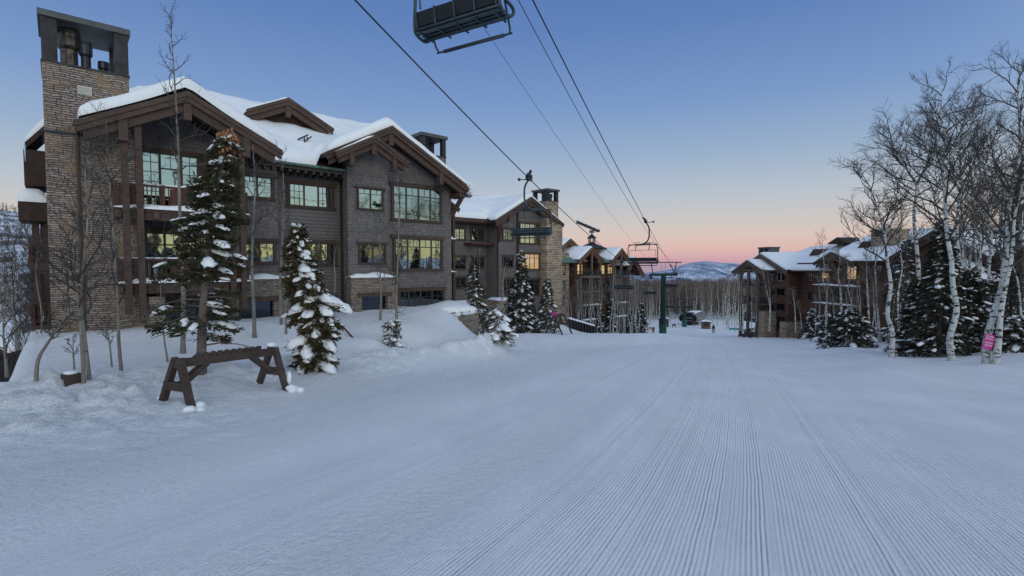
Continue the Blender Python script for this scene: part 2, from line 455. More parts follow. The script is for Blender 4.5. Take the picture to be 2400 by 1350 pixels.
def ground(X, Y, detail=True):
    X = np.asarray(X, float); Y = np.asarray(Y, float)
    # main fall line; eases out past the lower terminal
    z = -.115 * Y
    far = np.interp(Y, [-500, -10, 95, 120, 150, 200, 300, 500, 900, 1500], [35, 1.15, -10.95, -13.3, -15.0, -17.0, -20.5, -34, -70, -120])
    z = np.where(Y > 90, far, np.where(Y < -10, far, z))
    w = run_w(X, Y)
    z = z + .10 * fbm(X * .06, Y * .05, 3) * sst(8, 40, Y + np.abs(w))
    z = z + .035 * fbm(X * .28 + 9, Y * .12, 3)
    u, v = to_b(X, Y)
    # snow bank in front of the left building
    edge = .5 * fbm(u * .12, v * .02 + 3, 2) + np.interp(u, [-18, -14, -8, -2, 3, 9], [-13.2, -12.6, -9.8, -7.6, -6.0, -4.0])
    t = sst(0, 1, (v - edge) / np.interp(u, [-18, -8, -2, 3], [7.5, 6.8, 5.6, 4.6]))
    z = z + .40 * sst(-5.0, 0.0, v - edge) * sst(7, 3, u) * sst(-22, -17, u)
    top = -.75 + .12 * fbm(u * .3, v * .3, 3)
    hi = np.interp(v, [-14, -9, -5, -3.2, -2.6, 0], [5.5, 4.2, 3.4, 3.0, 2.9, 3.6]); lo_ = np.interp(v, [-14, -9, -5, -3.2, -2.6, 0], [-1, -1.0, -.6, -.2, 2.4, 3.0])
    k = sst(0, 1, (hi - u) / (hi - lo_)) * sst(-27, -20, u)
    bank = z + np.maximum(top - z, 0) * t
    z = z * (1 - k) + bank * k
    # mound on top of the stone retaining wall and snow piles
    def bump(uu, vv, ru, rv, h): return h * np.exp(-((u - uu) / ru) ** 2 - ((v - vv) / rv) ** 2)
    z = z + bump(1.1, -1.9, 1.5, 1.0, .28) * sst(3.0, 2.4, u) + bump(-4.0, -5.5, 2.2, 1.4, .35) + bump(-9.5, -6.5, 2.4, 1.5, .3) + bump(-7.2, -7.9, .8, .8, .35)
    z = z - bump(-5.0, -7.2, 1.3, .9, .35)
    # ground behind / below on the left: ravine with a lower house
    rav = sst(-18.1, -19.3, u) * sst(-12.8, -10.5, v + .0 * u)
    z = z - rav * np.minimum(6.0, 1.8 + .28 * np.hypot(X + 14, Y - 13))
    # plateau of the second building
    k2 = sst(7, 14, v) * sst(9, 14, u) * sst(29, 25, u)
    z = z + k2 * np.maximum(-4.6 - .10 * (Y - 56) - z, 0)
    k3 = sst(-2, 7, v) * sst(6, 12, u) * sst(40, 30, u)
    k3 = sst(-5, 1, v) * sst(2.5, 6, u) * sst(40, 30, u)
    z = z + k3 * np.clip(1.75 - .016 * Y, 0, 1.2)
    # plateau of the right hand building and tree bank on the right
    r = X - (.545 * Y + 2.0)
    kr = sst(0, 10, r) * sst(12, 22, Y) * sst(130, 95, Y)
    z = z + kr * (.4 + .015 * Y + .35 * fbm(X * .12, Y * .12, 3))
    z = z + .25 * np.exp(-((r - 1.5) / 1.6) ** 2) * sst(10, 18, Y) * sst(80, 60, Y)
    # unseen ground behind the camera lowered so windows mirror the glow, low rise beyond
    z = z - sst(18, 70, X) * sst(20, -20, Y) * np.maximum(z - 1.0, 0) * .98
    z = z + sst(120, 300, np.hypot(X, Y)) * sst(30, -60, Y) * 7
    # rough snow pushed aside by the groomer along the foot of the bank
    foot = v - edge
    ridge = np.exp(-((foot + .6) / 1.0) ** 2) * sst(-20, -16, u) * sst(10, 5, u)
    berm = np.exp(-((v + 8.6 - .44 * u) / .75) ** 2) * sst(-15, -6, u) * sst(.8, -1.5, u) * (.5 + .5 * sst(-10, -2, u))
    z = z + .16 * ridge * (1 + .6 * fbm(X * .9, Y * .9, 3)) + (.52 * berm) * (1 + .3 * fbm(X * 1.1, Y * 1.1, 3))
    chunk = np.exp(-((foot + .9) / 1.7) ** 2) * sst(9, 4, u) * sst(-21, -17, u) + .9 * berm
    left = np.exp(-((X + 8.4) / 2.6) ** 2 - ((Y - 9.3) / 2.2) ** 2)
    chunk = chunk * .9 + 1.1 * left
    if detail:
        z = z + .11 * chunk * np.maximum(fbm(X * 2.1, Y * 2.1, 4, .62) + .15, -.12) + .075 * (chunk + left) * np.abs(fbm(X * 4.6, Y * 4.6, 3))
    # passes of the groomer: low swells along the run
    z = z + .016 * vnoise(w * .9, Y * .02) * sst(-7, -4, w) + .012 * vnoise(w * 2.3 + 5, Y * .03)
    return z
def gz(X, Y): return float(ground(np.array([X]), np.array([Y]), False)[0])

def axis(segs):
    out = []
    for a, b, st in segs:
        n = max(1, int(round((b - a) / st))); out.extend(list(np.linspace(a, b, n, endpoint=False)))
    out.append(segs[-1][1]); return np.array(out)
gx = axis([(-700, -250, 50), (-250, -80, 12), (-80, -36, 2.2), (-36, -18, .5), (-18, 3, .13), (3, 14, .22), (14, 50, .7), (50, 110, 2.5), (110, 300, 15), (300, 900, 60)])
gy = axis([(-300, -60, 20), (-60, -8, 4), (-8, 2, .5), (2, 24, .13), (24, 42, .25), (42, 110, .9), (110, 220, 3.0), (220, 700, 24), (700, 1500, 80)])
GX, GY = np.meshgrid(gx, gy)
GZ = ground(GX, GY)
W = run_w(GX, GY)
u_, v_ = to_b(GX, GY)
q = sst(-8.5, -4.8, W + .5 * fbm(GX * .15, GY * .15, 2)) * sst(17.5, 15, W) * sst(110, 60, GY)
q = np.clip(q, 0, 1)
np_mesh('snow_ground', np.stack([GX.ravel(), GY.ravel(), GZ.ravel()], 1), grid_faces(len(gy), len(gx)), M['run'],
        uv=np.stack([W.ravel(), q.ravel()], 1))
tag(bpy.data.objects['snow_ground'], kind='structure')

# far mountains beyond the valley
ty = np.concatenate([np.linspace(1450, 4000, 30), np.linspace(4100, 8200, 90)])
tt = np.linspace(-.2, 1.1, 420)
T, YY = np.meshgrid(tt, ty)
XX = T * YY
sil = np.interp(T * 1200 + 1200, [900, 1380, 1440, 1490, 1530, 1565, 1590, 1615, 1640, 1665, 1690, 1720, 1745, 1800, 1900, 2050, 2400],
                [648, 652, 646, 640, 637, 632, 624, 617, 613, 613, 617, 618, 623, 632, 628, 640, 640])
top = CZ + (625 - sil) / 1200 * 7000
f = sst(3400, 7000, YY) * sst(8400, 7300, YY) ** .5
ridges = fbm(XX * .0011, YY * .0006, 6, .52)
ridge2 = 1 - np.abs(fbm(XX * .0018 + 4, YY * .0009, 5, .5))
ZZ = -175 + (top + 175) * f + (ridges * 38 + (ridge2 - .6) * 45) * sst(1450, 4200, YY) * (1 - .72 * sst(6000, 7000, YY) * sst(7900, 7100, YY))
ZZ = np.where(YY < 4200, ZZ - (1 - sst(1450, 4200, YY)) * -50, ZZ)
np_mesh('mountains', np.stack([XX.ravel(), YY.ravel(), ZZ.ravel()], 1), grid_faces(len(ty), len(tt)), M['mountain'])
tag(bpy.data.objects['mountains'], kind='structure')

# wooded hill left of the left building
hx = np.linspace(0, 1, 70); hy = np.linspace(60, 460, 70)
A, B_ = np.meshgrid(hx, hy)
HX = -(.62 + .95 * A) * B_; HYY = B_
hz = -9 + (B_ - 60) * .005 + 48 * sst(90, 340, B_) * (.86 + .14 * sst(.25, .55, A)) * sst(560, 380, B_) ** .3 + 2.0 * fbm(HX * .02, HYY * .02, 4)
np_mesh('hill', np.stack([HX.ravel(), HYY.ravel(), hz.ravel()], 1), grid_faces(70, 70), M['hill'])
tag(bpy.data.objects['hill'], kind='structure')
def hill_z(X, Y):
    a = (-X / Y - .62) / .95
    return float(-9 + (Y - 60) * .005 + 48 * sst(90, 340, Y) * (.86 + .14 * sst(.25, .55, a)) * sst(560, 380, Y) ** .3 + 2.0 * fbm(np.array(X * .02), np.array(Y * .02), 4))
# low wooded rise beyond the terminal, left of the lift tower
rx = np.linspace(20, 130, 50); ry = np.linspace(170, 330, 40)
A, B_ = np.meshgrid(rx, ry)
rz = -21 + 15 * np.exp(-((A - 52) / 26) ** 2 - ((B_ - 250) / 40) ** 2) + .8 * fbm(A * .08, B_ * .08, 3)
np_mesh('far_hill', np.stack([A.ravel(), B_.ravel(), rz.ravel()], 1), grid_faces(40, 50), M['hill'])
tag(bpy.data.objects['far_hill'], kind='structure')
# ------------------------------------------------------------------ building kit (local axes: x along the facade, y into the building)
def window(root, u0, u1, z0, z1, v, cols, glass='glass', trim=.15, label=None, frame='trim', sash='sash', sill=True, d=.11):
    """cols: list of (share, style). p plain, t two small panes over one, g small panes, h one transom pane over one, k two over one over mullion"""
    f = MB()
    if trim:
        f.box(u0 - trim - .12, u1 + trim + .12, v - d - .03, v + .02, z1, z1 + trim * 1.5)
        f.box(u0 - trim, u0, v - d, v + .02, z0, z1); f.box(u1, u1 + trim, v - d, v + .02, z0, z1)
        if sill: f.box(u0 - trim - .06, u1 + trim + .06, v - d - .05, v + .02, z0 - trim * .75, z0)
    wf = f.build('window', M[frame], root)
    if label: wf['label'] = label
    s = MB(); g = MB()
    tot = sum(c[0] for c in cols); x = u0; bt = .045; y0, y1 = v - d * .75, v - .005
    for sh, st in cols:
        w = (u1 - u0) * sh / tot; a, b = x, x + w; x = b
        s.box(a, a + bt, y0, y1, z0, z1); s.box(b - bt, b, y0, y1, z0, z1)
        s.box(a + bt, b - bt, y0, y1, z0, z0 + bt); s.box(a + bt, b - bt, y0, y1, z1 - bt, z1)
        mu = lambda xx, za, zb: s.box(xx - .014, xx + .014, y0 + .02, y1, za, zb)
        mh = lambda zz, th=.014: s.box(a + bt, b - bt, y0 + .021, y1 - .001, zz - th, zz + th)
        h = z1 - z0
        if st in 'tk':
            zt = z1 - h * .26; mh(zt, .03 if st == 'k' else .016); mu((a + b) / 2, zt, z1 - bt)
        if st == 'h': mh(z1 - h * .26, .03)
        if st in 'gG':
            n = max(3, int(round(h / .42)))
            for i in range(1, n): mh(z0 + h * i / n)
            m = 2 if st == 'g' else 3
            for i in range(1, m): mu(a + w * i / m, z0 + bt, z1 - bt)
        if st == 'l':  # two over, then side grid
            zt = z1 - h * .26; mh(zt, .03)
            mu((a + b) / 2, z0 + bt, z1 - bt); n = 3
            for i in range(1, n): mh(z0 + (zt - z0) * i / n)
    s.build('sash', M[sash], wf)
    g.box(u0 + .02, u1 - .02, v - .045, v - .02, z0 + .02, z1 - .02)
    g.build('pane', M[glass], wf)
    return wf

def gable(root, ua, za, ul, zl, ur, zr, vf, vb, t=.24, mat='timber', truss=True, over=.0, posts=True, name='gable_roof', depth=.34):
    """ridge runs into the building from vf to vb; eave ends (ul,zl) and (ur,zr)"""
    m = MB()
    m.slab((ul, vf, zl), (ua, vf, za), (ua, vb, za), (ul, vb, zl), t)
    m.slab((ua, vf, za), (ur, vf, zr), (ur, vb, zr), (ua, vb, za), t)
    rf = m.build(name, M['soffit'], root)
    r = MB()
    for (x, z) in ((ul, zl), (ur, zr)):
        d = Vector((x - ua, 0, z - za)); L = d.length; d.normalize()
        nz = Vector((0, 0, 1))
        p0 = Vector((ua, vf - .05, za)); p1 = Vector((x, vf - .05, z)) + d * .10
        # outer board, then a deeper rafter a little behind and below it
        def board(y0, y1, o0, o1, e=0.0):
            a = p0; b = p1 + d * e
            vs = []
            for yy in (y0, y1):
                vs += [(a.x, yy, a.z - o0), (b.x, yy, b.z - o0), (b.x, yy, b.z - o1), (a.x, yy, a.z - o1)]
            r.add(vs, [(0, 1, 2, 3), (7, 6, 5, 4), (0, 4, 5, 1), (1, 5, 6, 2), (2, 6, 7, 3), (3, 7, 4, 0)])
        board(vf - .12, vf - .002, -.03, .17, .06)
        board(vf - .07, vf + .04, .175, .175 + depth * .62)
        if truss: board(vf + .10, vf + .34, .17 + depth * .62, .20 + depth * 1.55, -.25)
    r.build('rake_board', M[mat], rf)
    if truss:
        k = MB()
        s = (za - zl) / max(.01, ua - ul)
        k.box(ua - .14, ua + .14, vf + .02, vf + .40, za - depth * 1.9 - .45, za - .22)
        if posts:
            for x, z in ((ul, zl), (ur, zr)):
                xx = ua + (x - ua) * .62; zz = za + (z - za) * .62
                k.box(xx - .14, xx + .14, vf + .0, vf + .42, zz - depth * 1.6 - .62, zz - .28)
        k.each('bracket', M[mat], rf)
    return rf

def snow_blanket(name, root, rects, fn, us, vs, thick, mat='roof_snow', low=.02, seed=0, soft=.38):
    """one continuous blanket over the union of rects (u0,u1,v0,v1); fn(u,v) gives the roof surface"""
    us = np.array(sorted(set([round(x, 3) for x in us] + [r[0] for r in rects] + [r[1] for r in rects])))
    vs = np.array(sorted(set([round(x, 3) for x in vs] + [r[2] for r in rects] + [r[3] for r in rects])))
    U, V = np.meshgrid(us, vs)
    cu = (us[:-1] + us[1:]) / 2; cv = (vs[:-1] + vs[1:]) / 2
    CU, CV = np.meshgrid(cu, cv)
    inside = np.zeros(CU.shape, bool)
    for r in rects: inside |= (CU > r[0]) & (CU < r[1]) & (CV > r[2]) & (CV < r[3])
    pad = np.zeros((len(vs) + 1, len(us) + 1), bool); pad[1:-1, 1:-1] = inside
    used = pad[:-1, :-1] | pad[1:, :-1] | pad[:-1, 1:] | pad[1:, 1:]
    full = pad[:-1, :-1] & pad[1:, :-1] & pad[:-1, 1:] & pad[1:, 1:]
    bd = used & ~full
    bu, bv = U[bd], V[bd]
    D = np.sqrt(((U[..., None] - bu) ** 2 + (V[..., None] - bv) ** 2).min(-1))
    base = fn(U, V)
    prof = np.sqrt(np.clip(1 - (1 - np.clip(D / soft, 0, 1)) ** 2, 0, 1))
    T = thick * (.45 + .55 * prof) * (1 + .16 * fbm(U * .5 + seed, V * .5, 3)) + .03 * fbm(U * 1.7, V * 1.7 + seed, 2)
    Z = base + T
    idx = -np.ones(U.shape, int); k = 0; verts = []
    ids = np.argwhere(used)
    for (i, j) in ids:
        idx[i, j] = k; k += 1; verts.append((U[i, j], V[i, j], Z[i, j]))
    faces = []
    low_id = {}
    def lowv(i, j):
        if (i, j) not in low_id:
            low_id[(i, j)] = len(verts); verts.append((U[i, j], V[i, j], base[i, j] + low))
        return low_id[(i, j)]
    H, Wd = inside.shape
    for i in range(H):
        for j in range(Wd):
            if not inside[i, j]: continue
            faces.append((idx[i, j], idx[i, j + 1], idx[i + 1, j + 1], idx[i + 1, j]))
            for (di, dj, a, b) in ((-1, 0, (i, j), (i, j + 1)), (1, 0, (i + 1, j + 1), (i + 1, j)), (0, -1, (i + 1, j), (i, j)), (0, 1, (i, j + 1), (i + 1, j + 1))):
                ii, jj = i + di, j + dj
                if ii < 0 or jj < 0 or ii >= H or jj >= Wd or not inside[ii, jj]:
                    faces.append((idx[b], idx[a], lowv(*a), lowv(*b)))
    return np_mesh(name, verts, faces, M[mat], root)

def smax(a, b, k=.35): 
    h = np.clip(.5 + .5 * (a - b) / k, 0, 1); return b + (a - b) * h + k * h * (1 - h)

def rail(root, u0, u1, v, z, h=.95, mat='redwood', step=.14, name='railing', posts=True, side=None, top=.09):
    m = MB()
    m.box(u0, u1, v - .05, v + .05, z + h - .08, z + h); m.box(u0, u1, v - .03, v + .03, z + .12, z + .19)
    n = int((u1 - u0) / step)
    for i in range(1, n):
        x = u0 + (u1 - u0) * i / n; m.box(x - .018, x + .018, v - .016, v + .016, z + .19, z + h - .08)
    if posts:
        k = max(1, int(round((u1 - u0) / 1.6)))
        for i in range(k + 1):
            x = u0 + (u1 - u0) * i / k; m.box(x - .06, x + .06, v - .055, v + .055, z - .02, z + h + .03)
    if side is not None:
        for xx in (u0, u1):
            m.box(xx - .05, xx + .05, v + .05, side, z + h - .08, z + h); m.box(xx - .03, xx + .03, v + .05, side, z + .12, z + .19)
            n = int((side - v) / step)
            for i in range(1, n):
                y = v + (side - v) * i / n; m.box(xx - .016, xx + .016, y - .018, y + .018, z + .19, z + h - .08)
    return m.build(name, M[mat], root)

def snow_strip(m, u0, u1, v0, v1, z, h=.22, seed=0, st=.22):
    """rounded drift of snow lying on a ledge, added to builder m"""
    nu = max(2, int((u1 - u0) / st)); b = len(m.v); nv = 5
    for i in range(nu + 1):
        u = u0 + (u1 - u0) * i / nu; e = min(1, .25 + 4 * min(i, nu - i) / nu)
        hh = h * e * (1 + .45 * noise.noise(Vector((u * 1.3, seed, 0))))
        for j in range(nv + 1):
            a = PI * j / nv
            m.v.append((u, (v0 + v1) / 2 - (v1 - v0) / 2 * math.cos(a) , z + .004 + hh * math.sin(a) ** .6))
    for i in range(nu):
        for j in range(nv):
            a = b + i * (nv + 1) + j; m.f.append((a, a + nv + 1, a + nv + 2, a + 1))
    return m

def chimney(root, u0, u1, v0, v1, z0, z1, zc, mat='stone', pw=.45, flues=((.25, .3, .42), (.5, .5, .25), (.78, .5, .22)), lid=.22, over=.08):
    m = MB(); m.box(u0, u1, v0, v1, z0, z1); ch = m.build('chimney', M[mat], root)
    c = MB()
    c.box(u0 - over * .4, u1 + over * .4, v0 - over * .4, v1 + over * .4, z1 + .002, z1 + .07)
    for x0, x1 in ((u0, u0 + pw), (u1 - pw, u1)):
        for y0, y1 in ((v0, v0 + pw), (v1 - pw, v1)):
            c.box(x0, x1, y0, y1, z1 + .072, zc - lid)
    c.build('chimney_frame', M['cap_metal'], ch)
    l = MB(); l.box(u0 - over, u1 + over, v0 - over, v1 + over, zc - lid + .002, zc)
    l.build('chimney_cap', M['cap_lid'], ch)
    for fx, fy, r in flues:
        x = u0 + (u1 - u0) * fx; y = v0 + (v1 - v0) * fy; h = (zc - z1) * (.86 if r > .3 else (.66 if r > .21 else .38))
        t = MB(); t.tube([(x, y, z1 + .07), (x, y, z1 + h * .55)], r * .72, 14)
        t.tube([(x, y, z1 + h * .56), (x, y, z1 + h * .62), (x, y, z1 + h * .9), (x, y, z1 + h)], [r * .8, r, r, r * .92], 14)
        t.build('flue', M['flue'] if r > .3 else M['dark_metal'], ch, False)
    return ch

def icicles(root, pts, n, L, seed=1):
    rnd = random.Random(seed); m = MB(); a, b = Vector(pts[0]), Vector(pts[1])
    for i in range(n):
        p = a.lerp(b, rnd.random()); l = L * rnd.uniform(.25, 1)
        m.tube([p, p - Vector((0, 0, l * .5)), p - Vector((0, 0, l))], [.035, .02, .004], 5)
    return m.build('icicles', M['icicle'], root)

# ================================================================== LEFT BUILDING
B1 = empty('condo_building', (BO[0], BO[1], 0), PI / 2 - BA)
tag(B1, 'large grey shingled lodge with tall stone chimney, nearest on the left', 'building', 'condo buildings by the ski run')
BASE = -3.0
w = MB()
w.box(-11.6, -8.55, 0, 12, BASE, 7.30)          # bay with the paired windows
w.box(-8.55, -4.7, 1.0, 12, BASE, 7.9)          # recessed middle
w.box(-4.5, 2.6, 0, 12, BASE, 6.9)
w.prism([(-4.5, 6.9), (2.6, 6.9), (2.6, 6.95), (-2.47, 9.60), (-4.5, 8.5)], 0.001, 9)
w.box(-15.0, -11.6, -2.0, 12, BASE, 7.2)
w.prism([(-15.0, 7.2), (-11.6, 7.2), (-11.6, 7.55), (-13.3, 8.4), (-15.0, 7.55)], -2.0, 3)
w.build('wall', M['shingle'], B1)
w = MB(); w.box(-4.95, -2.42, -.62, .0, BASE, 7.8); w.prism([(-4.95, 7.8), (-2.42, 7.8), (-2.42, 7.95), (-3.9, 8.75), (-4.95, 8.2)], -.62, -.002)
w.build('bay_wall', M['shingle'], B1)
w = MB(); w.box(-8.54, -4.72, .985, 1.0, BASE, 7.3); w.build('siding', M['siding'], B1)
w = MB(); w.box(-16.5, 3.6, 2.5, 14, BASE, 7.6); w.box(-9.0, 3.6, 5, 14, 7.6, 9.4); w.build('rear_wall', M['siding'], B1)
# stonework
s = MB(); s.box(-16.0, -14.72, -3.0, 1, BASE, 7.0); s.box(-14.72, -14.2, -4.2, -2.02, BASE, .55); s.build('stone_wall', M['stone'], B1)
ch = chimney(B1, -17.6, -15.03, -3.02, -.6, BASE, 9.28, 11.15, flues=((.31, .42, .38), (.50, .30, .22), (.72, .42, .20)))
# seam and downpipe between chimney and stone wall
d = MB(); d.tube([(-16.68, -3.10, 6.75), (-16.68, -3.10, 3), (-16.66, -3.10, -.9)], .055, 8); d.build('downpipe', M['timber'], B1)
f = MB(); f.box(-17.68, -16.5, -3.09, -3.022, 6.72, 6.80); f.box(-17.68, -17.602, -3.02, -.6, 6.72, 6.8); f.build('flashing', M['dark_metal'], B1)
v_ = MB()
v_.box(-16.62, -16.2, -3.07, -3.022, 8.30, 8.62)
for i in range(4): v_.box(-16.58, -16.24, -3.10, -3.071, 8.34 + i * .068, 8.375 + i * .068)
v_.build('air_vent', M['vent'], ch)
# stone entries with snow on top
for (a, b, oa, ob) in ((-11.2, -8.4, -10.9, -9.2), (-5.08, -2.35, -4.45, -2.85)):
    s = MB(); s.box(a, oa, -1.25, -.002 if a < -8 else -.621, BASE, 1.12); s.box(ob, b, -1.25, -.002 if a < -8 else -.621, BASE, 1.12)
    s.box(oa, ob, -1.25, -.002 if a < -8 else -.621, .25, 1.12)
    e = s.build('stone_porch', M['stone'], B1)
    t = MB(); t.box(oa - .25, ob + .25, -1.34, -1.252, .02, .27); t.build('lintel', M['timber'], e)
    g = MB(); g.box(oa + .002, ob - .002, -.95, -.9, BASE, .248); g.build('door', M['dark_glass'], e)
    k = MB(); snow_strip(k, a - .05, b + .05, -1.33, 0 if a < -8 else -.6, 1.12, .26, a); k.build('porch_snow', M['snow'], e, True)
s = MB(); s.box(-10.9, -11.5, -1.6, -.01, BASE, .3); s.build('stone_pier', M['stone'], B1)
# windows, right hand bay
window(B1, -1.74, 1.68, 4.72, 6.76, 0, [(1, 'l'), (1, 'k'), (1, 'k'), (.85, 'l')])
window(B1, -1.66, 1.72, 1.58, 3.50, 0, [(1, 'l'), (1, 'k'), (1, 'k'), (.85, 'l')])
window(B1, -1.42, 1.87, -1.35, .20, 0, [(.8, 't'), (1, 'g'), (1, 'g'), (1, 'g')], 'dim_glass')
window(B1, -4.33, -2.82, 5.10, 6.28, -.62, [(1, 't'), (1, 't')], trim=.07)
window(B1, -4.27, -2.67, 1.95, 3.08, -.62, [(1, 't'), (1, 't')], 'dim_glass', trim=.07)
window(B1, -7.62, -5.22, 5.17, 6.38, .985, [(1, 'G'), (1, 'p'), (1, 'G')])
window(B1, -7.56, -5.10, 1.87, 3.08, .985, [(1, 'G'), (1, 'p'), (1, 'G')])
window(B1, -10.25, -8.85, 5.33, 6.38, 0, [(1, 't'), (1, 't')])
window(B1, -10.2, -8.80, 1.98, 2.99, 0, [(1, 't'), (1, 't')])
window(B1, -7.4, -5.3, -1.3, -.1, .985, [(1, 'p'), (1, 'p')], 'dark_glass')
# left bay windows behind the balconies
window(B1, -14.60, -12.55, 4.15, 6.62, -2.0, [(1, 'g'), (1.25, 'k'), (1, 'g')], trim=.13)
window(B1, -12.25, -11.75, 4.6, 6.58, -2.0, [(1, 'g')], trim=.1)
window(B1, -14.52, -11.9, 1.25, 3.20, -2.0, [(1, 'k'), (1, 'k'), (1, 'k'), (1, 'k')], trim=.13)
window(B1, -14.1, -11.8, -1.6, .15, -2.0, [(1, 'p'), (1, 'p'), (1, 'p')], 'dark_glass')
# corner boards
c = MB()
c.box(-4.74, -4.48, -.05, .02, 1.2, 7.9)
c.tube([(-4.60, .6, 7.2), (-4.75, .30, 6.7), (-4.80, .25, 6.2), (-4.80, .25, -.4)], .06, 8)
c.build('downpipe', M['timber'], B1)
c = MB()
for z in (3.7, 6.95): c.box(-4.95, -2.4, -.66, -.622, z + .05, z + .12)
c.build('belt_course', M['shingle'], B1)
# roof planes
def zmain(v): return 12.5 - .53 * np.abs(v - 9.5)
m = MB()
zz = lambda v: 12.5 - .53 * abs(v - 9.5)
def mainslab(u0, u1, v0, v1): m.slab((u0, v0, zz(v0)), (u1, v0, zz(v0)), (u1, v1, zz(v1)), (u0, v1, zz(v1)), .26)
mainslab(-10.4, -4.1, -.35, 9.5); mainslab(-12.3, -10.4, .5, 9.5); mainslab(-4.1, 3.0, 1.2, 9.5); mainslab(-12.3, 3.6, 9.5, 19)
m.build('main_roof', M['soffit'], B1)
gable(B1, -13.3, 8.72, -16.68, 6.98, -9.85, 6.98, -4.55, 2.6)
gable(B1, -2.5, 9.97, -6.3, 7.96, 3.13, 6.98, -1.3, 5.0, posts=True)
gable(B1, -3.96, 9.02, -6.05, 7.90, -1.92, 7.92, -2.05, -1.45, t=.2, depth=.3)
gable(B1, -6.5, 12.05, -8.75, 10.95, -3.85, 10.75, 4.2, 9.2, posts=False)
a = MB(); a.prism([(-8.3, 9.3), (-4.2, 9.3), (-4.2, 10.5), (-6.5, 11.7), (-8.3, 10.7)], 4.9, 5.2); a.build('attic_wall', M['soffit'], B1)
gt = MB(); gt.tube([(-9.85, -.42, 7.22), (-4.05, -.42, 7.22)], .075, 8); gt.box(-9.85, -4.05, -.34, -.30, 7.0, 7.28)
gt.build('gutter', M['copper_gutter'], B1)
rt = MB()
for i in range(14): rt.box(-9.7 + i * .42, -9.58 + i * .42, -.28, .98, 6.82, 6.98)
rt.build('rafter_tails', M['timber'], B1)
# one blanket of snow over main roof and the two large gables
def roof_fn(U, V):
    z = np.minimum(zmain(V), 12.5 - .85 * np.maximum(-12.3 - U, 0))
    gl = 8.80 - .50 * np.abs(U + 13.3) + .12 * np.exp(-(U + 13.3) ** 2); gr = 9.97 - .53 * np.abs(U + 2.5)
    fl = (U > -16.9) & (U < -9.6) & (V < 4); fr = (U > -6.35) & (U < 3.3) & (V < 8)
    z = np.where(V < -.36, -50, z)
    z = np.where((U > -4.1) & (V < 1.15), -50, z); z = np.where((U < -10.4) & (V < .45), -50, z)
    z = np.where(fl, smax(z, gl, .6), z); z = np.where(fr, smax(z, gr, .6), z)
    return z
snow_blanket('roof_snow', B1, [(-16.6, 3.0, 1.2, 9.5), (-16.6, 3.6, 9.5, 18.9), (-10.4, -4.1, -.35, 1.3), (-16.66, -9.87, -4.5, 2.6), (-6.3, 3.12, -1.28, 5)],
             roof_fn, np.arange(-16.6, 3.6, .27), np.arange(-4.5, 19, .27), .60, seed=2, soft=.75)
snow_blanket('roof_snow', B1, [(-6.0, -1.95, -2.03, -1.45)], lambda U, V: 9.02 - .53 * np.abs(U + 3.96), np.arange(-6, -1.9, .3), [-2.03, -1.75, -1.45], .10, seed=4)
snow_blanket('roof_snow', B1, [(-8.7, -3.9, 4.25, 9.3)], lambda U, V: 12.05 - .49 * np.abs(U + 6.5) - .04 * (U > -6.5) * (U + 6.5), np.arange(-8.7, -3.9, .3), np.arange(4.25, 9.3, .4), .22, seed=6)
# curling lip of snow at the right eave
k = MB()
for i, (du, dz, r) in enumerate(((3.05, 7.15, .24), (3.18, 6.95, .20), (3.22, 6.78, .15), (3.12, 6.66, .11))):
    for j in range(5): k.blob((du + .03 * math.sin(j * 2.1), -1.15 + j * .9, dz + .04 * math.sin(j * 3.3)), r, .55, r * .9, i * 5 + j)
k.build('snow_lip', M['roof_snow'], B1, True)
icicles(B1, ((3.2, -1.25, 6.72), (3.2, 2.0, 6.72)), 12, .5, 3)
# balconies of the left bay: slabs, beams, railings, posts
for z in (4.0, 1.1):
    b = MB(); b.box(-15.75, -11.0, -4.1, -2.02, z - .12, z); b.box(-15.75, -11.0, -4.05, -3.8, z - .42, z - .122)
    for x in (-15.6, -14.4, -13.2, -12.0, -11.15): b.box(x - .09, x + .09, -4.25, -2.02, z - .36, z - .121)
    bl = b.build('balcony', M['timber'], B1)
    rail(bl, -15.65, -11.1, -4.0, z + .02, .95, side=-2.1)
    p = MB()
    for x0, x1 in ((-15.55, -14.75), (-13.9, -13.0), (-12.4, -11.3)): p.box(x0, x1, -4.035, -3.965, z + .22, z + .86)
    p.each('rail_panel', M['redwood'], bl)
    k = MB(); snow_strip(k, -15.75, -11.0, -4.22, -3.72, z + .002, .20, z); snow_strip(k, -15.6, -11.1, -4.05, -3.95, z + .97, .05, z + 3)
    k.build('balcony_snow', M['snow'], bl, True)
p = MB()
for x in (-15.35, -14.92): p.box(x - .11, x + .11, -4.30, -4.08, -.1, 7.15)
for x in (-11.72, -11.3): p.box(x - .11, x + .11, -4.30, -4.08, -.1, 7.15)
p.box(-15.45, -14.8, -4.28, -4.1, 7.152, 7.4); p.box(-11.8, -11.2, -4.28, -4.1, 7.152, 7.4)
p.each('post', M['timber'], B1)
p = MB(); p.box(-14.72, -13.95, -4.25, -4.0, -.1, .2); p.build('beam', M['timber'], B1)
# knee brace at the right corner
p = MB(); p.beam((2.62, -.05, 5.2), (2.95, -1.0, 6.6), .2, .24); p.box(2.45, 2.95, -1.2, -.01, 6.35, 6.62); p.build('knee_brace', M['timber'], B1)
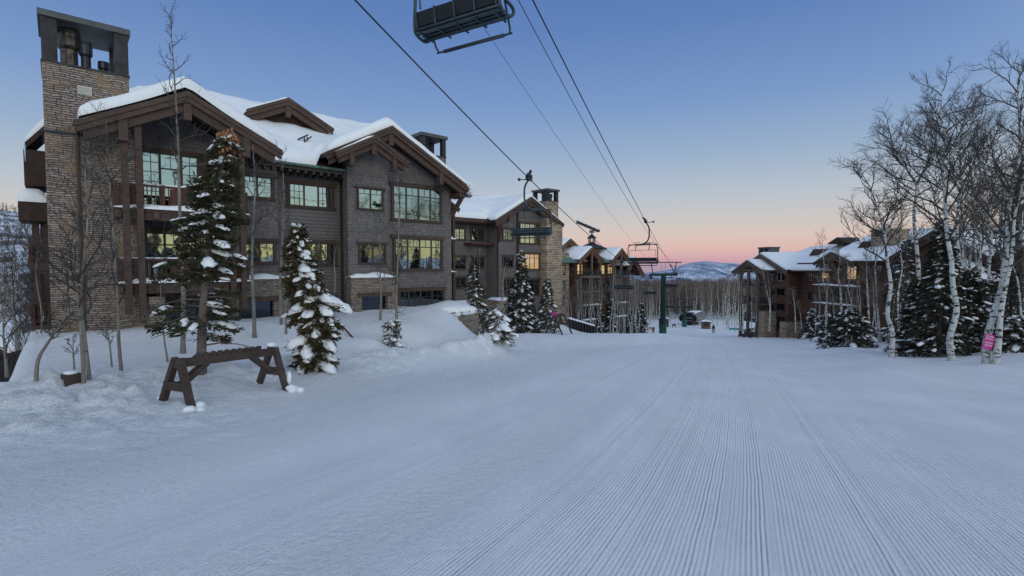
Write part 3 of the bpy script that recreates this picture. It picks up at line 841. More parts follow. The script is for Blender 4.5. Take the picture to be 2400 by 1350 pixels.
# balcony stack at the right end of the building
gable(B1, 2.9, 7.3, 1.5, 6.6, 5.0, 6.15, 2.6, 9, truss=True, posts=False, depth=.24)
snow_blanket('roof_snow', B1, [(2.95, 4.95, 2.65, 9)], lambda U, V: 7.3 - .547 * np.abs(U - 2.9), np.arange(2.95, 5, .3), np.arange(2.65, 9, .5), .25, seed=9)
sidewall = MB(); sidewall.box(2.6, 3.6, 3.2, 12, BASE, 6.5); sidewall.build('side_wall', M['shingle'], B1)
for z in (3.75, 1.35, -.9):
    b = MB(); b.box(2.7, 4.6, 2.4, 5.5, z - .25, z); bl = b.build('balcony', M['timber'], B1)
    rail(bl, 2.75, 4.55, 2.5, z, .95, side=5.4)
    k = MB(); snow_strip(k, 2.7, 4.65, 2.25, 2.9, z + .004, .22, z); k.build('balcony_snow', M['snow'], bl, True)
p = MB()
for x in (3.0, 3.8, 4.45): p.box(x - .10, x + .10, 2.3, 2.5, -2.4, 6.2)
p.each('post', M['timber'], B1)
# second chimney cap on the roof
chimney(B1, 3.55, 5.75, 5.2, 7.2, 6, 10.3, 11.95, mat='siding', pw=.34, flues=((.5, .6, .26),), over=.12, lid=.25)
# small antenna-like snow guards on the roof
g = MB(); p0 = Vector((-6.6, 1.6, 9.0))
g.beam((-6.9, 1.5, 9.0), (-6.2, 1.9, 9.45), .07, .07); g.beam((-6.6, 1.4, 8.9), (-6.2, 1.3, 9.25), .07, .07); g.beam((-6.55, 1.6, 8.5), (-6.5, 1.6, 9.2), .06, .06); g.beam((-6.3, 1.6, 8.5), (-6.3, 1.7, 9.3), .06, .06)
g.build('snow_guard', M['dark_metal'], B1)
# left end: snow laden eave and stacked rear balconies seen past the chimney
r = MB(); r.slab((-18.2, -.9, 6.6), (-17.2, -.9, 7.9), (-17.2, 1.5, 7.9), (-18.2, 1.5, 6.6), .25); r.box(-18.25, -17.62, -.95, 1.5, 4.95, 6.34); r.build('side_roof', M['soffit'], B1)
snow_blanket('roof_snow', B1, [(-18.2, -17.2, -.85, 1.5)], lambda U, V: 6.6 + 1.29 * (U + 18.2), np.arange(-18.2, -17.2, .2), np.arange(-.85, 1.5, .35), .42, seed=12)
icicles(B1, ((-18.2, -.97, 6.5), (-18.1, .5, 6.5)), 9, 1.6, 5)
r = MB(); r.box(-18.45, -17.61, -1.2, 1.0, 3.55, 4.25); r.build('porch_roof', M['soffit'], B1)
snow_blanket('roof_snow', B1, [(-18.45, -17.62, -1.2, 1.0)], lambda U, V: 4.26 + 0 * U, np.arange(-18.45, -17.62, .2), np.arange(-1.2, 1, .3), .62, seed=13)
p = MB()
p.box(-18.1, -17.9, -.6, -.35, BASE, 3.55); p.box(-18.1, -17.9, .6, .85, BASE, 3.55); p.box(-17.85, -17.62, -.4, .6, BASE, 3.55)
p.each('post', M['timber'], B1)
for z in (1.9, -.6):
    b = MB(); b.box(-18.2, -17.61, -.9, 1.0, z - .3, z); bl = b.build('balcony', M['timber'], B1); rail(bl, -18.15, -17.65, -.85, z, .9, side=.9)
# ================================================================== SECOND BUILDING
o2 = from_b(20, 16)
B2 = empty('condo_building', (o2[0], o2[1], 0), PI / 2 - BA)
tag(B2, 'grey condo block in mid distance with square stone chimney rising at its right end', 'building', 'condo buildings by the ski run')
w = MB(); w.box(.1, 7.6, 0, 12, -9, 7.3); w.prism([(.1, 7.3), (7.6, 7.3), (7.6, 7.9), (4.3, 9.55), (.1, 7.45)], .002, 8)
w.box(7.6, 9.6, 1.5, 12, -9, 7.3); w.box(-6.5, .1, 2, 12, -9, 7.2); w.build('wall', M['shingle'], B2)
chimney(B2, 7.1, 9.05, -1.0, 1.5, 7.0, 9.7, 11.2, 'stone_far', pw=.42, flues=((.3, .4, .3), (.65, .3, .3)), over=.14)
s = MB(); s.box(6.95, 9.75, -1.05, 1.5, -9, 6.98); s.build('chimney_base', M['stone_far'], B2)
s = MB(); s.box(-1.6, .6, -2, 2, -9, -2.0); s.box(-5.5, -1.6, .6, 2, -9, -2.3); pb = s.build('stone_porch', M['stone_far'], B2)
k = MB(); snow_strip(k, -1.7, .7, -2.1, 0, -1.98, .3, 3); snow_strip(k, -5.5, -1.6, .5, 2, -2.28, .3, 5); k.build('porch_snow', M['snow'], pb, True)
for a in ((.9, 2.3, 4.85, 6.05), (.95, 2.35, 1.75, 2.9)): window(B2, *a, 0, [(1, 'g'), (1, 'g')], 'glass' if a[2] > 4 else 'dim_glass')
window(B2, 1.0, 2.6, -1.4, .3, 0, [(1, 'g'), (1, 'g')], 'dim_glass')
window(B2, 3.55, 6.6, 4.55, 6.85, 0, [(1, 'k')] * 4)
window(B2, 3.55, 6.6, 1.45, 3.25, 0, [(1, 'k')] * 4, 'lit_glass')
window(B2, 3.55, 6.6, -1.7, .2, 0, [(1, 'k')] * 4, 'dim_glass')
for z in (4.75, 1.75, -1.4): window(B2, 6.75, 7.3 - .45, z, z + 1.2, 0, [(1, 'g')], trim=.06) if False else None
for a in ((-2.1, -.4, 4.8, 6.0), (-4.5, -3.1, 4.8, 5.95), (-2.0, -.4, 1.6, 2.8), (-4.4, -3.0, 1.5, 2.8), (-4.3, -3.0, -.6, .5)):
    window(B2, *a, 2, [(1, 'g'), (1, 'g')], 'glass' if a[2] > 4 else 'dim_glass')
d = MB(); d.tube([(3.1, -.1, 8.1), (3.1, -.1, -5)], .14, 6); d.tube([(.05, -.1, 6.9), (.05, -.1, -5)], .09, 6); d.tube([(-1.6, .3, 6.9), (0.0, -.05, 6.3)], .07, 6); d.build('downpipe', M['soffit'], B2)
gable(B2, 4.3, 9.9, -1.0, 6.95, 9.8, 7.1, -1.1, 6, depth=.4)
m = MB(); z2 = lambda v: 11.0 - .5 * abs(v - 8.3)
m.slab((-7, .4, z2(.4)), (-.9, .4, z2(.4)), (-.9, 8.3, z2(8.3)), (-7, 8.3, z2(8.3)), .26); m.slab((-.9, 2, z2(2)), (9.8, 2, z2(2)), (9.8, 8.3, z2(8.3)), (-.9, 8.3, z2(8.3)), .26)
m.slab((-7, 8.3, 11), (9.8, 8.3, 11), (9.8, 16, z2(16)), (-7, 16, z2(16)), .26); m.build('main_roof', M['soffit'], B2)
def f2(U, V):
    z = 11.0 - .5 * np.abs(V - 8.3) - .12 * np.clip(7 - U, 0, 14) * sst(3, 9, V)
    z = np.where((V < .35) | ((U > -.85) & (V < 1.95)), -50, z)
    g = 9.9 - .56 * np.abs(U - 4.3) + .03 * (U > 4.3) * (U - 4.3)
    return np.where((U > -1.2) & (V < 7), smax(z, g, .6), z)
snow_blanket('roof_snow', B2, [(-7, -.9, .4, 15), (-.9, 9.8, 2, 15), (-1.0, 9.78, -1.05, 3)], f2, np.arange(-7, 9.8, .4), np.arange(-1, 15, .45), .5, seed=21, soft=.5)
e = MB()
for i in range(12): e.box(-6 + i * .42, -5.86 + i * .42, .5, 1.99, 6.5, 6.7)
e.box(-6.5, -.9, .32, .39, 6.65, 7.0); e.build('rafter_tails', M['timber'], B2)
p = MB(); p.beam((.3, -.1, 4.6), (-.1, -.9, 6.6), .2, .3); p.build('knee_brace', M['redwood'], B2)
b = MB(); b.box(-3.2, .05, .4, 1.98, 4.2, 4.4); bl = b.build('pergola', M['redwood'], B2)

# ================================================================== TIMBER LODGE
o3 = at(1378, 579, 95)
B3 = empty('timber_lodge', (o3.x, o3.y, 0), PI / 2 - BA)
tag(B3, 'timber lodge with gabled balconies, lit windows and a lantern cupola', 'building')
w = MB(); w.box(-7, 15, 3.5, 16, -13, 2.6); w.box(-3.0, -2.4, 0.4, 3.5, -13, 2.6); w.box(4.8, 7.2, 1.5, 3.5, -13, 2.6); w.box(12.2, 15.5, 1.8, 3.5, -13, .3)
w.build('wall', M['lodge_wall'], B3)
s = MB(); s.box(-6.6, -3.8, 1.2, 4, -13, 4.3); s.box(9.4, 11.2, 5, 8, 2, 5.0); s.each('stone_tower', M['stone_far'], B3)
for (a, b) in ((-2.4, 3.4), (7.2, 12.0)):
    g = gable(B3, (a + b) / 2, 5.35, a - .7, 3.0, b + .5, 3.0, -.6, 9, mat='lodge_timber', depth=.5)
    mid = (a + b) / 2
    snow_blanket('roof_snow', B3, [(a - .65, b + .45, -.55, 9)], lambda U, V, m_=mid, a_=a, b_=b: np.where(U < m_, 5.35 - (m_ - U) / (m_ - a_ + .7) * 2.35, 5.35 - (U - m_) / (b_ + .5 - m_) * 2.35), np.arange(a - .6, b + .5, .5), np.arange(-.5, 9, .7), .3, seed=a)
    pp = MB()
    for x in (a + .1, mid + .3, b - .1): pp.box(x - .16, x + .16, -.4, -.08, -11.5, 3.2 if x != mid + .3 else 4.6)
    pp.each('post', M['pale_timber'], B3)
    for i, z in enumerate((0.0, -2.75, -5.4, -8.1)):
        bb = MB(); bb.box(a, b, -.5, 3.45, z - .3, z); bl = bb.build('balcony', M['pale_timber'], B3)
        rail(bl, a, b, -.45, z, .95, 'dark_metal', .3, side=3)
        if i > 1:
            kk = MB(); snow_strip(kk, a - .1, b + .1, -.7, .3, z + .004, .25, z + a); kk.build('balcony_snow', M['snow'], bl, True)
        window(B3, a + .8, a + 2.4, z + .3, z + 2.2, 3.48, [(1, 'h'), (1, 'h')], 'lit_glass' if i == 0 or (i == 1 and a > 0) else 'dark_glass', trim=.12)
        window(B3, a + 3.1, a + 4.9, z + .3, z + 2.2, 3.48, [(1, 'h'), (1, 'h')], 'lit_glass' if i == 0 else 'dim_glass', trim=.12)
for z in (.3, -2.5, -5.2):
    window(B3, -6.2, -5.0, z, z + 1.6, 1.18, [(1, 'h')], 'dim_glass', trim=.1); window(B3, 5.2, 6.7, z, z + 1.7, 1.48, [(1, 'h'), (1, 'h')], 'lit_glass' if z > 0 else 'dark_glass', trim=.1)
    window(B3, 12.8, 14.6, z - .9, z + .2, 1.78, [(1, 'h'), (1, 'h')], 'dark_glass', trim=.1)
gr = MB(); gr.slab((-6.8, -.2, 2.6), (-3.1, -.2, 2.6), (-3.1, 4, 4.6), (-6.8, 4, 4.6), .15); gr.slab((3.95, -.4, 2.7), (6.5, -.4, 2.7), (6.5, 4, 4.6), (3.95, 4, 4.6), .15); gr.build('metal_roof', M['green_metal_roof'], B3)
gable(B3, -.3, 7.1, -3.6, 5.0, 2.6, 5.3, 4, 12, mat='lodge_timber', depth=.5)
snow_blanket('roof_snow', B3, [(-3.55, 2.55, 4.05, 12)], lambda U, V: 7.1 - .62 * np.abs(U + .3), np.arange(-3.5, 2.5, .5), np.arange(4, 12, .8), .3, seed=31)
gable(B3, 12.6, 3.6, 10.5, 1.9, 15.8, .2, -1.6, 6, mat='lodge_timber', depth=.5)
snow_blanket('roof_snow', B3, [(10.6, 15.7, -1.5, 6)], lambda U, V: np.where(U < 12.6, 3.6 - .81 * (12.6 - U), 3.6 - 1.06 * (U - 12.6)), np.arange(10.6, 15.7, .5), np.arange(-1.5, 6, .8), .25, seed=33)
m = MB(); m.slab((-7, 3, 2.7), (15.5, 3, 2.7), (15.5, 8, 4.9), (-7, 8, 4.9), .3); m.slab((-7, 8, 4.9), (15.5, 8, 4.9), (15.5, 16, 2.7), (-7, 16, 2.7), .3); m.build('main_roof', M['soffit'], B3)
snow_blanket('roof_snow', B3, [(-7, 15.5, 3.1, 16)], lambda U, V: 4.9 - .44 * np.maximum(8 - V, 0) - .275 * np.maximum(V - 8, 0), np.arange(-7, 15.5, .8), np.arange(3, 16, .8), .3, seed=35)
# cupola with lantern
cu = MB(); c0 = (7.15, 5.0)
cu.box(c0[0] - 1.3, c0[0] + 1.3, c0[1] - 1.3, c0[1] + 1.3, 2.5, 5.4)
cup = cu.build('cupola', M['lodge_timber'], B3)
r = MB(); q4 = [(-2.2, -2.2), (2.2, -2.2), (2.2, 2.2), (-2.2, 2.2)]
r.add([(c0[0] + a, c0[1] + b, 5.42) for a, b in q4] + [(c0[0], c0[1], 6.75)], [(0, 1, 4), (1, 2, 4), (2, 3, 4), (3, 0, 4), (3, 2, 1, 0)]); r.build('cupola_roof', M['cap_metal'], cup)
r = MB()
for i in range(6):
    a = i * PI / 3; r.tube([(c0[0] + .62 * math.cos(a), c0[1] + .62 * math.sin(a), 6.3), (c0[0] + .72 * math.cos(a), c0[1] + .72 * math.sin(a), 7.5)], .09, 5)
r.tube([(c0[0], c0[1], 7.45), (c0[0], c0[1], 7.6), (c0[0], c0[1], 8.0), (c0[0], c0[1], 8.3)], [1.0, .9, .45, .12], 8); r.build('lantern', M['dark_metal'], cup)
# weather vane: a long snow-crusted bar tipped on its mast
wv = MB(); wv.tube([(c0[0], c0[1], 8.2), (c0[0], c0[1], 9.4)], .13, 6); wv.beam((c0[0] - .4, c0[1] + .3, 8.8), (c0[0] + .4, c0[1] - .3, 8.8), .3, .5)
a, b = Vector((c0[0] - 3.1 * .748, c0[1] + 3.1 * .664, 10.9)), Vector((c0[0] + 1.6 * .748, c0[1] - 1.6 * .664, 8.9))
wv.beam(a, b, .5, .32); wv.beam(a.lerp(b, .1) + Vector((0, .4, .3)), a.lerp(b, .95) + Vector((0, .4, .35)), .12, .12)
for i in range(9): wv.tube([a.lerp(b, .08 + i * .105) + Vector((0, -.32, -.12)), a.lerp(b, .08 + i * .105) + Vector((0, .32, -.12))], .26, 9)
wv.build('weather_vane', M['dark_metal'], cup)
k = MB()
for i in range(12): k.blob(a.lerp(b, .04 + i * .083) + Vector((0, 0, .25)), .42, .3, .15, i, .5)
k.build('vane_snow', M['snow'], cup, True)

# ================================================================== RIGHT BUILDING
BR = empty('log_lodge', (38, 85, 0), PI / 2 - R(170.5))
tag(BR, 'red-brown timber lodge with long snowy roofs behind the trees on the right', 'building')
w = MB(); w.box(5.0, 11.4, 0, 10, -14, 1.0); w.prism([(5.0, 1.0), (11.4, 1.0), (11.4, 1.05), (5.6, 3.3), (5.0, 3.2)], .002, 8)
w.box(11.4, 18.5, 2, 12, -14, 1.6); w.box(18.5, 30.5, .2, 12, -14, 2.3); w.prism([(18.5, 2.3), (23.4, 2.3), (20.7, 3.3)], -.4, 5)
w.box(30.5, 45, -1.4, 12, -14, 2.8); w.prism([(30.2, 2.8), (39.0, 2.8), (34.5, 4.9)], -1.4, 8)
w.build('wall', M['log'], BR)
s = MB(); s.box(7.2, 8.9, -2.0, -.02, -14, -4.9); s.box(3.0, 5.0, -1.6, 2, -14, -9.0); s.box(11.0, 12.4, -1.0, 1.9, -14, -6.2); s.each('stone_pier', M['stone_far'], BR)
s = MB(); s.box(5.0, 7.2, .02 - .3, -.02, -14, 1.0); s.build('pale_wall', M['pale_timber'], BR)
gable(BR, 5.4, 2.75, 1.6, 1.0, 9.2, 1.2, -2.6, 1, mat='pale_timber', depth=.35, t=.2)
snow_blanket('roof_snow', BR, [(1.65, 9.15, -2.5, 1)], lambda U, V: 2.75 - .45 * np.abs(U - 5.4), np.arange(1.7, 9.1, .5), np.arange(-2.5, 1, .5), .28, seed=41)
gable(BR, 5.6, 3.7, -.3, 1.1, 11.5, 1.1, -.5, 9, mat='pale_timber', depth=.35, t=.2)
pp = MB()
for x in (3.3, 5.2, 7.4): pp.box(x - .18, x + .18, -2.3, -1.95, -9.5, 1.4)
pp.beam((3.3, -2.1, .2), (4.4, -2.1, 1.5), .2, .25); pp.beam((7.4, -2.1, .2), (6.3, -2.1, 1.5), .2, .25); pp.box(2.6, 8.2, -2.25, -2.0, 1.1, 1.35)
pp.each('post', M['pale_timber'], BR)
for z in (-1.2, -3.85, -6.5, -9.2):
    bb = MB(); bb.box(3.0, 7.6, -2.3, -.02, z - .25, z); bl = bb.build('balcony', M['pale_timber'], BR)
    rail(bl, 3.1, 7.5, -2.2, z, .95, 'dark_metal', .22, side=-.1)
for z0, z1, st in ((-.35, 1.35, 'k'), (-2.45, -1.45, 'p'), (-4.65, -3.65, 'p')): window(BR, 9.0, 10.7, z0, z1, 0, [(1, st), (1, st)], 'dim_glass' if z0 > -1 else 'dark_glass', sash='white_sash' if z0 > -1 else 'sash', trim=.1)
for z0 in (-.3, -2.5, -4.7): window(BR, 7.35, 8.4, z0, z0 + 1.05, 0, [(1, 'k'), (1, 'k')], 'dim_glass', sash='white_sash' if z0 > -1 else 'sash', trim=.1)
window(BR, 9.2, 10.9, -7.6, -5.6, 0, [(1, 'h'), (1, 'h')], 'dark_glass', trim=.1)
for (a, b, z0, z1, gl) in ((13.0, 13.9, -.2, .8, 'glass'), (15.4, 17.4, -.2, .9, 'lit_glass'), (13.0, 13.9, -2.9, -1.8, 'dark_glass'), (15.4, 17.6, -3, -1.8, 'dark_glass')):
    window(BR, a, b, z0, z1, 2, [(1, 'k'), (1, 'k')], gl, sash='white_sash' if z0 > -1 else 'sash', trim=.1)
for (a, b, z0, z1, gl) in ((19.2, 20.8, .2, 1.9, 'dim_glass'), (21.6, 23.0, .1, 1.8, 'lit_glass'), (24.5, 26.5, .2, 1.9, 'dim_glass'), (27.6, 29.4, .2, 1.9, 'dark_glass'), (19.2, 22.6, -2.4, -.9, 'dark_glass'), (24.5, 28, -2.4, -.9, 'dark_glass'), (19.2, 22.6, -5, -3.4, 'dark_glass'), (32, 34.6, .4, 2.2, 'dim_glass'), (36, 38, .4, 2.2, 'dark_glass')):
    window(BR, a, b, z0, z1, .2 if a < 31 else -1.4, [(1, 'k'), (1, 'k'), (1, 'k')], gl, trim=.12, sash='white_sash' if gl == 'lit_glass' else 'sash')
for z in (-.6, -2.9):
    bb = MB(); bb.box(18.6, 25.6, -2.0, .18, z - .3, z); bl = bb.build('balcony', M['redwood'], BR)
    kk = MB(); snow_strip(kk, 18.5, 25.7, -2.15, -1.3, z + .004, .2, z); kk.build('balcony_snow', M['snow'], bl, True); rail(bl, 18.7, 25.5, -1.9, z, .9, 'redwood', .3)
m = MB()
m.slab((5.6, 0, 1.2), (19, 0, 1.2), (19, 8, 4.9), (5.6, 8, 4.4), .2); m.slab((5.6, 8, 4.4), (19, 8, 4.9), (19, 16, 1), (5.6, 16, 1), .2)
m.slab((17, -.6, 2.4), (31, -.6, 2.4), (31, 8, 6.2), (15, 8, 5.6), .2); m.slab((15, 8, 5.6), (31, 8, 6.2), (31, 16, 2), (15, 16, 2), .2); m.build('main_roof', M['soffit'], BR)
def frA(U, V):
    z = np.where(V < 8, 1.2 + .46 * V, 4.9 - .46 * (V - 8)) - .03 * np.clip(19 - U, 0, 14) * np.clip(V / 8, 0, 1)
    g = 3.7 - .43 * np.abs(U - 5.6); z = np.where(U < 5.5, -50, z) if False else z
    return np.where(U < 11.6, smax(g, np.where(U > 5.4, z, -50), .5), z)
snow_blanket('roof_snow', BR, [(5.6, 19, .05, 15), (-.2, 11.4, -.45, 8)], frA, np.arange(-.2, 19, .6), np.arange(-.4, 15, .6), .36, seed=43)
def frB(U, V):
    z = np.where(V < 8, 2.55 + .44 * V, 6.1 - .46 * (V - 8))
    g = 3.6 - .42 * np.abs(U - 20.7)
    return np.where((U > 18) & (U < 23.7) & (V < 6), smax(g, z, .5), z)
snow_blanket('roof_snow', BR, [(17, 31, -.5, 15), (18.2, 23.6, -1.3, 2)], frB, np.arange(17, 31, .6), np.arange(-1.2, 15, .6), .36, seed=44)
gable(BR, 20.7, 3.55, 17.9, 2.3, 23.9, 2.3, -1.4, 4, mat='timber', depth=.35, t=.2)
gable(BR, 34.5, 5.3, 29.6, 2.7, 39.5, 2.6, -2.2, 9, mat='timber', depth=.4, t=.2, posts=False)
snow_blanket('roof_snow', BR, [(29.7, 39.4, -2.1, 9)], lambda U, V: 5.3 - .53 * np.abs(U - 34.5), np.arange(29.7, 39.4, .6), np.arange(-2, 9, .7), .38, seed=45)
gable(BR, 37.2, 2.4, 31.9, -.35, 41, 0, -5.2, -1.4, mat='timber', depth=.35, t=.2, posts=False)
snow_blanket('roof_snow', BR, [(32, 40.9, -5.1, -1.5)], lambda U, V: 2.4 - .52 * np.abs(U - 37.2), np.arange(32, 40.9, .6), np.arange(-5.1, -1.5, .6), .35, seed=46)
for (u, v, z, hw) in ((13.3, 6, 5.9, 1.9), (11.3, 4, 4.3, .9), (17.6, 5.2, 5.4, 1.2), (21.2, 2.6, 4.9, .9)):
    dm = MB(); dm.prism([(u - hw, z - .9), (u, z), (u + hw, z - .9)], v - .02, v + 3.5); dd = dm.build('dormer', M['soffit'], BR)
    kk = MB(); kk.slab((u - hw, v, z - .84), (u, v, z + .08), (u, v + 3.5, z + .08), (u - hw, v + 3.5, z - .84), .06); kk.build('dormer_snow', M['roof_snow'], dd)
for (a, b, v0, v1, z0, z1) in ((22.0, 24.9, 3.0, 5.4, 3, 6.3), (.2, 2.9, 3, 4.8, 0, 4.95)):
    c = MB(); c.box(a, b, v0, v1, z0, z1 - .95); hh = (z1 - .95)
    for x in (a, a + (b - a) * .42, b - .45): c.box(x, x + .45, v0, v1, hh + .001, z1 - .25)
    c.box(a - .1, b + .1, v0 - .1, v1 + .1, z1 - .249, z1); c.build('chimney', M['cap_lid'] if a < 5 else M['stone_far'], BR)
g = MB(); g.box(11.5, 14.5, 1.2, 1.35, 2.05, 2.3); g.box(17.2, 19.0, .4, .55, 3.05, 3.3); g.build('snow_guard', M['dark_metal'], BR)

# ================================================================== RETAINING WALL AND LOWER HOUSE
def world_of(u, v, z): x, y = from_b(u, v); return (x, y, z)
rw = empty('retaining_wall', (BO[0], BO[1], 0), PI / 2 - BA)
tag(rw, 'low ledge-stone retaining wall capped with deep snow at the right end of the grey lodge', 'wall')
s = MB(); s.add([(-.6, -3.25, -1.12), (2.5, -3.15, -1.05), (2.5, -3.15, -4.5), (-.6, -3.25, -4.5), (-.6, -2.75, -1.12), (2.5, -2.65, -1.05), (2.5, -2.65, -4.5), (-.6, -2.75, -4.5)],
               [(0, 3, 2, 1), (4, 5, 6, 7), (0, 1, 5, 4), (1, 2, 6, 5), (2, 3, 7, 6), (3, 0, 4, 7)])
s.box(2.0, 2.5, -2.649, .0, -4.5, -1.06); s.build('stonework', M['stone'], rw)
s = MB(); s.beam((-.7, -3.0, -1.08), (2.62, -2.92, -1.00), .7, .07); s.build('coping', M['stone'], rw)
k = MB()
for i in range(12): k.blob((-.3 + i * .225, -2.55 + .08 * math.sin(i * 2.3), -1.02), .55, .75, .30 + .14 * math.sin(i * .3), i, .22, 1)
k.build('wall_snow', M['snow'], rw, True)
lw = empty('stone_wall', (0, 0, 0)); tag(lw, 'small ledge-stone garden wall with timber coping below the chimney corner', 'wall')
a, b = at(112, 862, 17.0), at(172, 826, 20.0)
s = MB(); s.beam(a - Vector((0, 0, .6)), b - Vector((0, 0, .6)), .5, 1.1); s.build('stonework', M['stone'], lw)
s = MB(); s.beam(a + Vector((0, 0, .02)), b + Vector((0, 0, .02)), .7, .12); s.build('coping', M['timber'], lw)
LH = empty('small_house', tuple(at(60, 800, 30)), R(-38)); tag(LH, 'low house with snowy roof and dark windows down in the hollow at far left', 'building')
w = MB(); w.box(-11, 2.5, 0, 6, -6, -.05); w.build('wall', M['soffit'], LH)
m = MB(); m.slab((-12, -1.2, -.25), (3.2, -1.2, -.25), (3.2, 4, 1.2), (-12, 4, 1.2), .2); m.slab((-12, 4, 1.2), (3.2, 4, 1.2), (3.2, 8, 0), (-12, 8, 0), .2); m.build('roof', M['soffit'], LH)
snow_blanket('roof_snow', LH, [(-12, 3.2, -1.15, 8)], lambda U, V: np.where(V < 4, -.25 + .279 * (V + 1.2), 1.2 - .3 * (V - 4)), np.arange(-12, 3.2, .5), np.arange(-1.1, 8, .5), .35, seed=51)
for x in (-3.4, -1.5, .4): window(LH, x, x + 1.1, -2.3, -.8, 0, [(1, 'h'), (1, 'h')], 'dim_glass', trim=.1)
# ================================================================== trees
def hit(px, py, y0=4.0, y1=170.0):
    """first point of the snow surface seen at a picture position"""
    ys = np.arange(y0, y1, .15); r = ray(px, py)
    xs = ys * r[0] / r[1]; zs = CZ + ys * r[2] / r[1]
    d = zs - ground(xs, ys, False)
    i = np.argmax(d < 0)
    if not (d < 0).any(): i = len(ys) - 1
    return Vector((xs[i], ys[i], zs[i]))

def smooth_path(P, n=4):
    out = []
    P = [Vector(p) for p in P]
    for i in range(len(P) - 1):
        a = P[max(0, i - 1)]; b = P[i]; c = P[i + 1]; d = P[min(len(P) - 1, i + 2)]
        for k in range(n):
            t = k / n; t2, t3 = t * t, t * t * t
            out.append(.5 * ((2 * b) + (c - a) * t + (2 * a - 5 * b + 4 * c - d) * t2 + (3 * b - a - 3 * c + d) * t3))
    out.append(P[-1]); return out

def limb(mb, rnd, p, d, L, r, depth, sides, kids, up=.25, wig=.22):
    n = 5 if depth == 0 else (4 if depth == 1 else 3)
    pts = [p.copy()]; q = p.copy(); dd = d.normalized()
    for i in range(n):
        dd = (dd + Vector((rnd.gauss(0, wig), rnd.gauss(0, wig), rnd.gauss(0, wig) + up * .35))).normalized()
        q = q + dd * (L / n); pts.append(q.copy())
    rs = [max(.0028, r * (1 - .82 * i / n)) for i in range(n + 1)]
    mb.tube(pts, rs, sides[min(depth, len(sides) - 1)], False)
    if depth < len(kids):
        for j in range(kids[depth]):
            t = .22 + .76 * (j + rnd.random() * .8) / kids[depth]
            x = min(n - 1e-3, t * n); i = int(x); a = pts[i].lerp(pts[i + 1], x - i); dr = (pts[i + 1] - pts[i]).normalized()
            side = Vector((rnd.gauss(0, 1), rnd.gauss(0, 1), rnd.gauss(0, .6))); side = (side - dr * side.dot(dr)).normalized()
            limb(mb, rnd, a, dr * .75 + side * rnd.uniform(.5, .95), L * rnd.uniform(.38, .62) * (1.1 - .5 * t), r * .5 * (1 - .5 * t) + .002, depth + 1, sides, kids, up, wig)

def aspen(name, path, r0, label=None, group=None, seed=1, n_limb=16, start=.42, spread=.30, kids=(6, 4), mat='aspen', twig='twig', loc=None, sides=(5, 4, 3), cat='aspen tree', extra=(), up=.25, rmin=.012, stub=0):
    rnd = random.Random(seed)
    if mat == 'aspen' and loc is None: r0 *= .74; n_limb = int(n_limb * 1.35); kids = (kids[0] + 2, kids[1] + 1)
    P = smooth_path(path, 4); base = P[0].copy() if loc is None else Vector(loc)
    P = [p - base for p in P]
    P[0].z -= .35
    H = P[-1].z - P[0].z; n = len(P)
    root = empty(name, base)
    if label: tag(root, label, cat, group)
    rs = [max(rmin, r0 * (1.25 if i == 0 else (1.0 - .9 * (i / (n - 1)) ** .9))) for i in range(n)]
    t = MB(); t.tube(P, rs, 10 if r0 > .09 else 7)
    for ex, er in extra:
        E_ = [p - base for p in smooth_path(ex, 3)]
        t.tube(E_, [max(rmin, er * (1 - .85 * i / (len(E_) - 1))) for i in range(len(E_))], 7)
    tr = t.build('trunk', M[mat], root, True)
    c = MB()
    def along(PP, s0, cnt, LL, rr):
        m = len(PP)
        for k in range(cnt):
            f_ = s0 + (1 - s0) * (k + rnd.random()) / cnt
            x = min(m - 1.001, f_ * (m - 1)); i = int(x); a = PP[i].lerp(PP[i + 1], x - i); dr = (PP[i + 1] - PP[i]).normalized()
            az = k * 2.4 + rnd.uniform(-.5, .5)
            side = Vector((math.cos(az), math.sin(az), 0)); ang = rnd.uniform(.55, .95)
            L = LL * (1.15 - .75 * (f_ - s0) / (1 - s0)) * rnd.uniform(.65, 1.15)
            r = rr * (1 - .8 * f_) + rmin * .7
            limb(c, rnd, a, dr * math.cos(ang) + side * math.sin(ang), L, r, 0, sides, kids, up)
    along(P, start, n_limb, H * spread, r0 * .42)
    for ex, er in extra:
        along([p - base for p in smooth_path(ex, 3)], .25, max(4, n_limb // 3), H * spread * .7, er * .42)
    if stub:
        for k in range(stub):
            x = rnd.uniform(.08, start) * (n - 1); i = int(x); a = P[i].lerp(P[i + 1], x - i); az = rnd.uniform(0, 6.28)
            limb(c, rnd, a, Vector((math.cos(az), math.sin(az), .3)), rnd.uniform(.3, 1.0), .012, 1, sides, kids, up)
    c.build('crown', M[twig], root)
    return root

def diamonds(P, D, L, Wd, rng):
    """many small leaf-shaped faces: positions, directions, lengths, widths"""
    N = len(P); D = D / np.linalg.norm(D, axis=1, keepdims=True)
    A = np.cross(D, rng.normal(size=(N, 3))); A /= np.linalg.norm(A, axis=1, keepdims=True) + 1e-9
    v = np.empty((N, 4, 3)); v[:, 0] = P; v[:, 1] = P + D * (L * .45)[:, None] + A * (Wd / 2)[:, None]
    v[:, 2] = P + D * L[:, None]; v[:, 3] = P + D * (L * .45)[:, None] - A * (Wd / 2)[:, None]
    return v.reshape(-1, 3), np.arange(N * 4).reshape(N, 4)

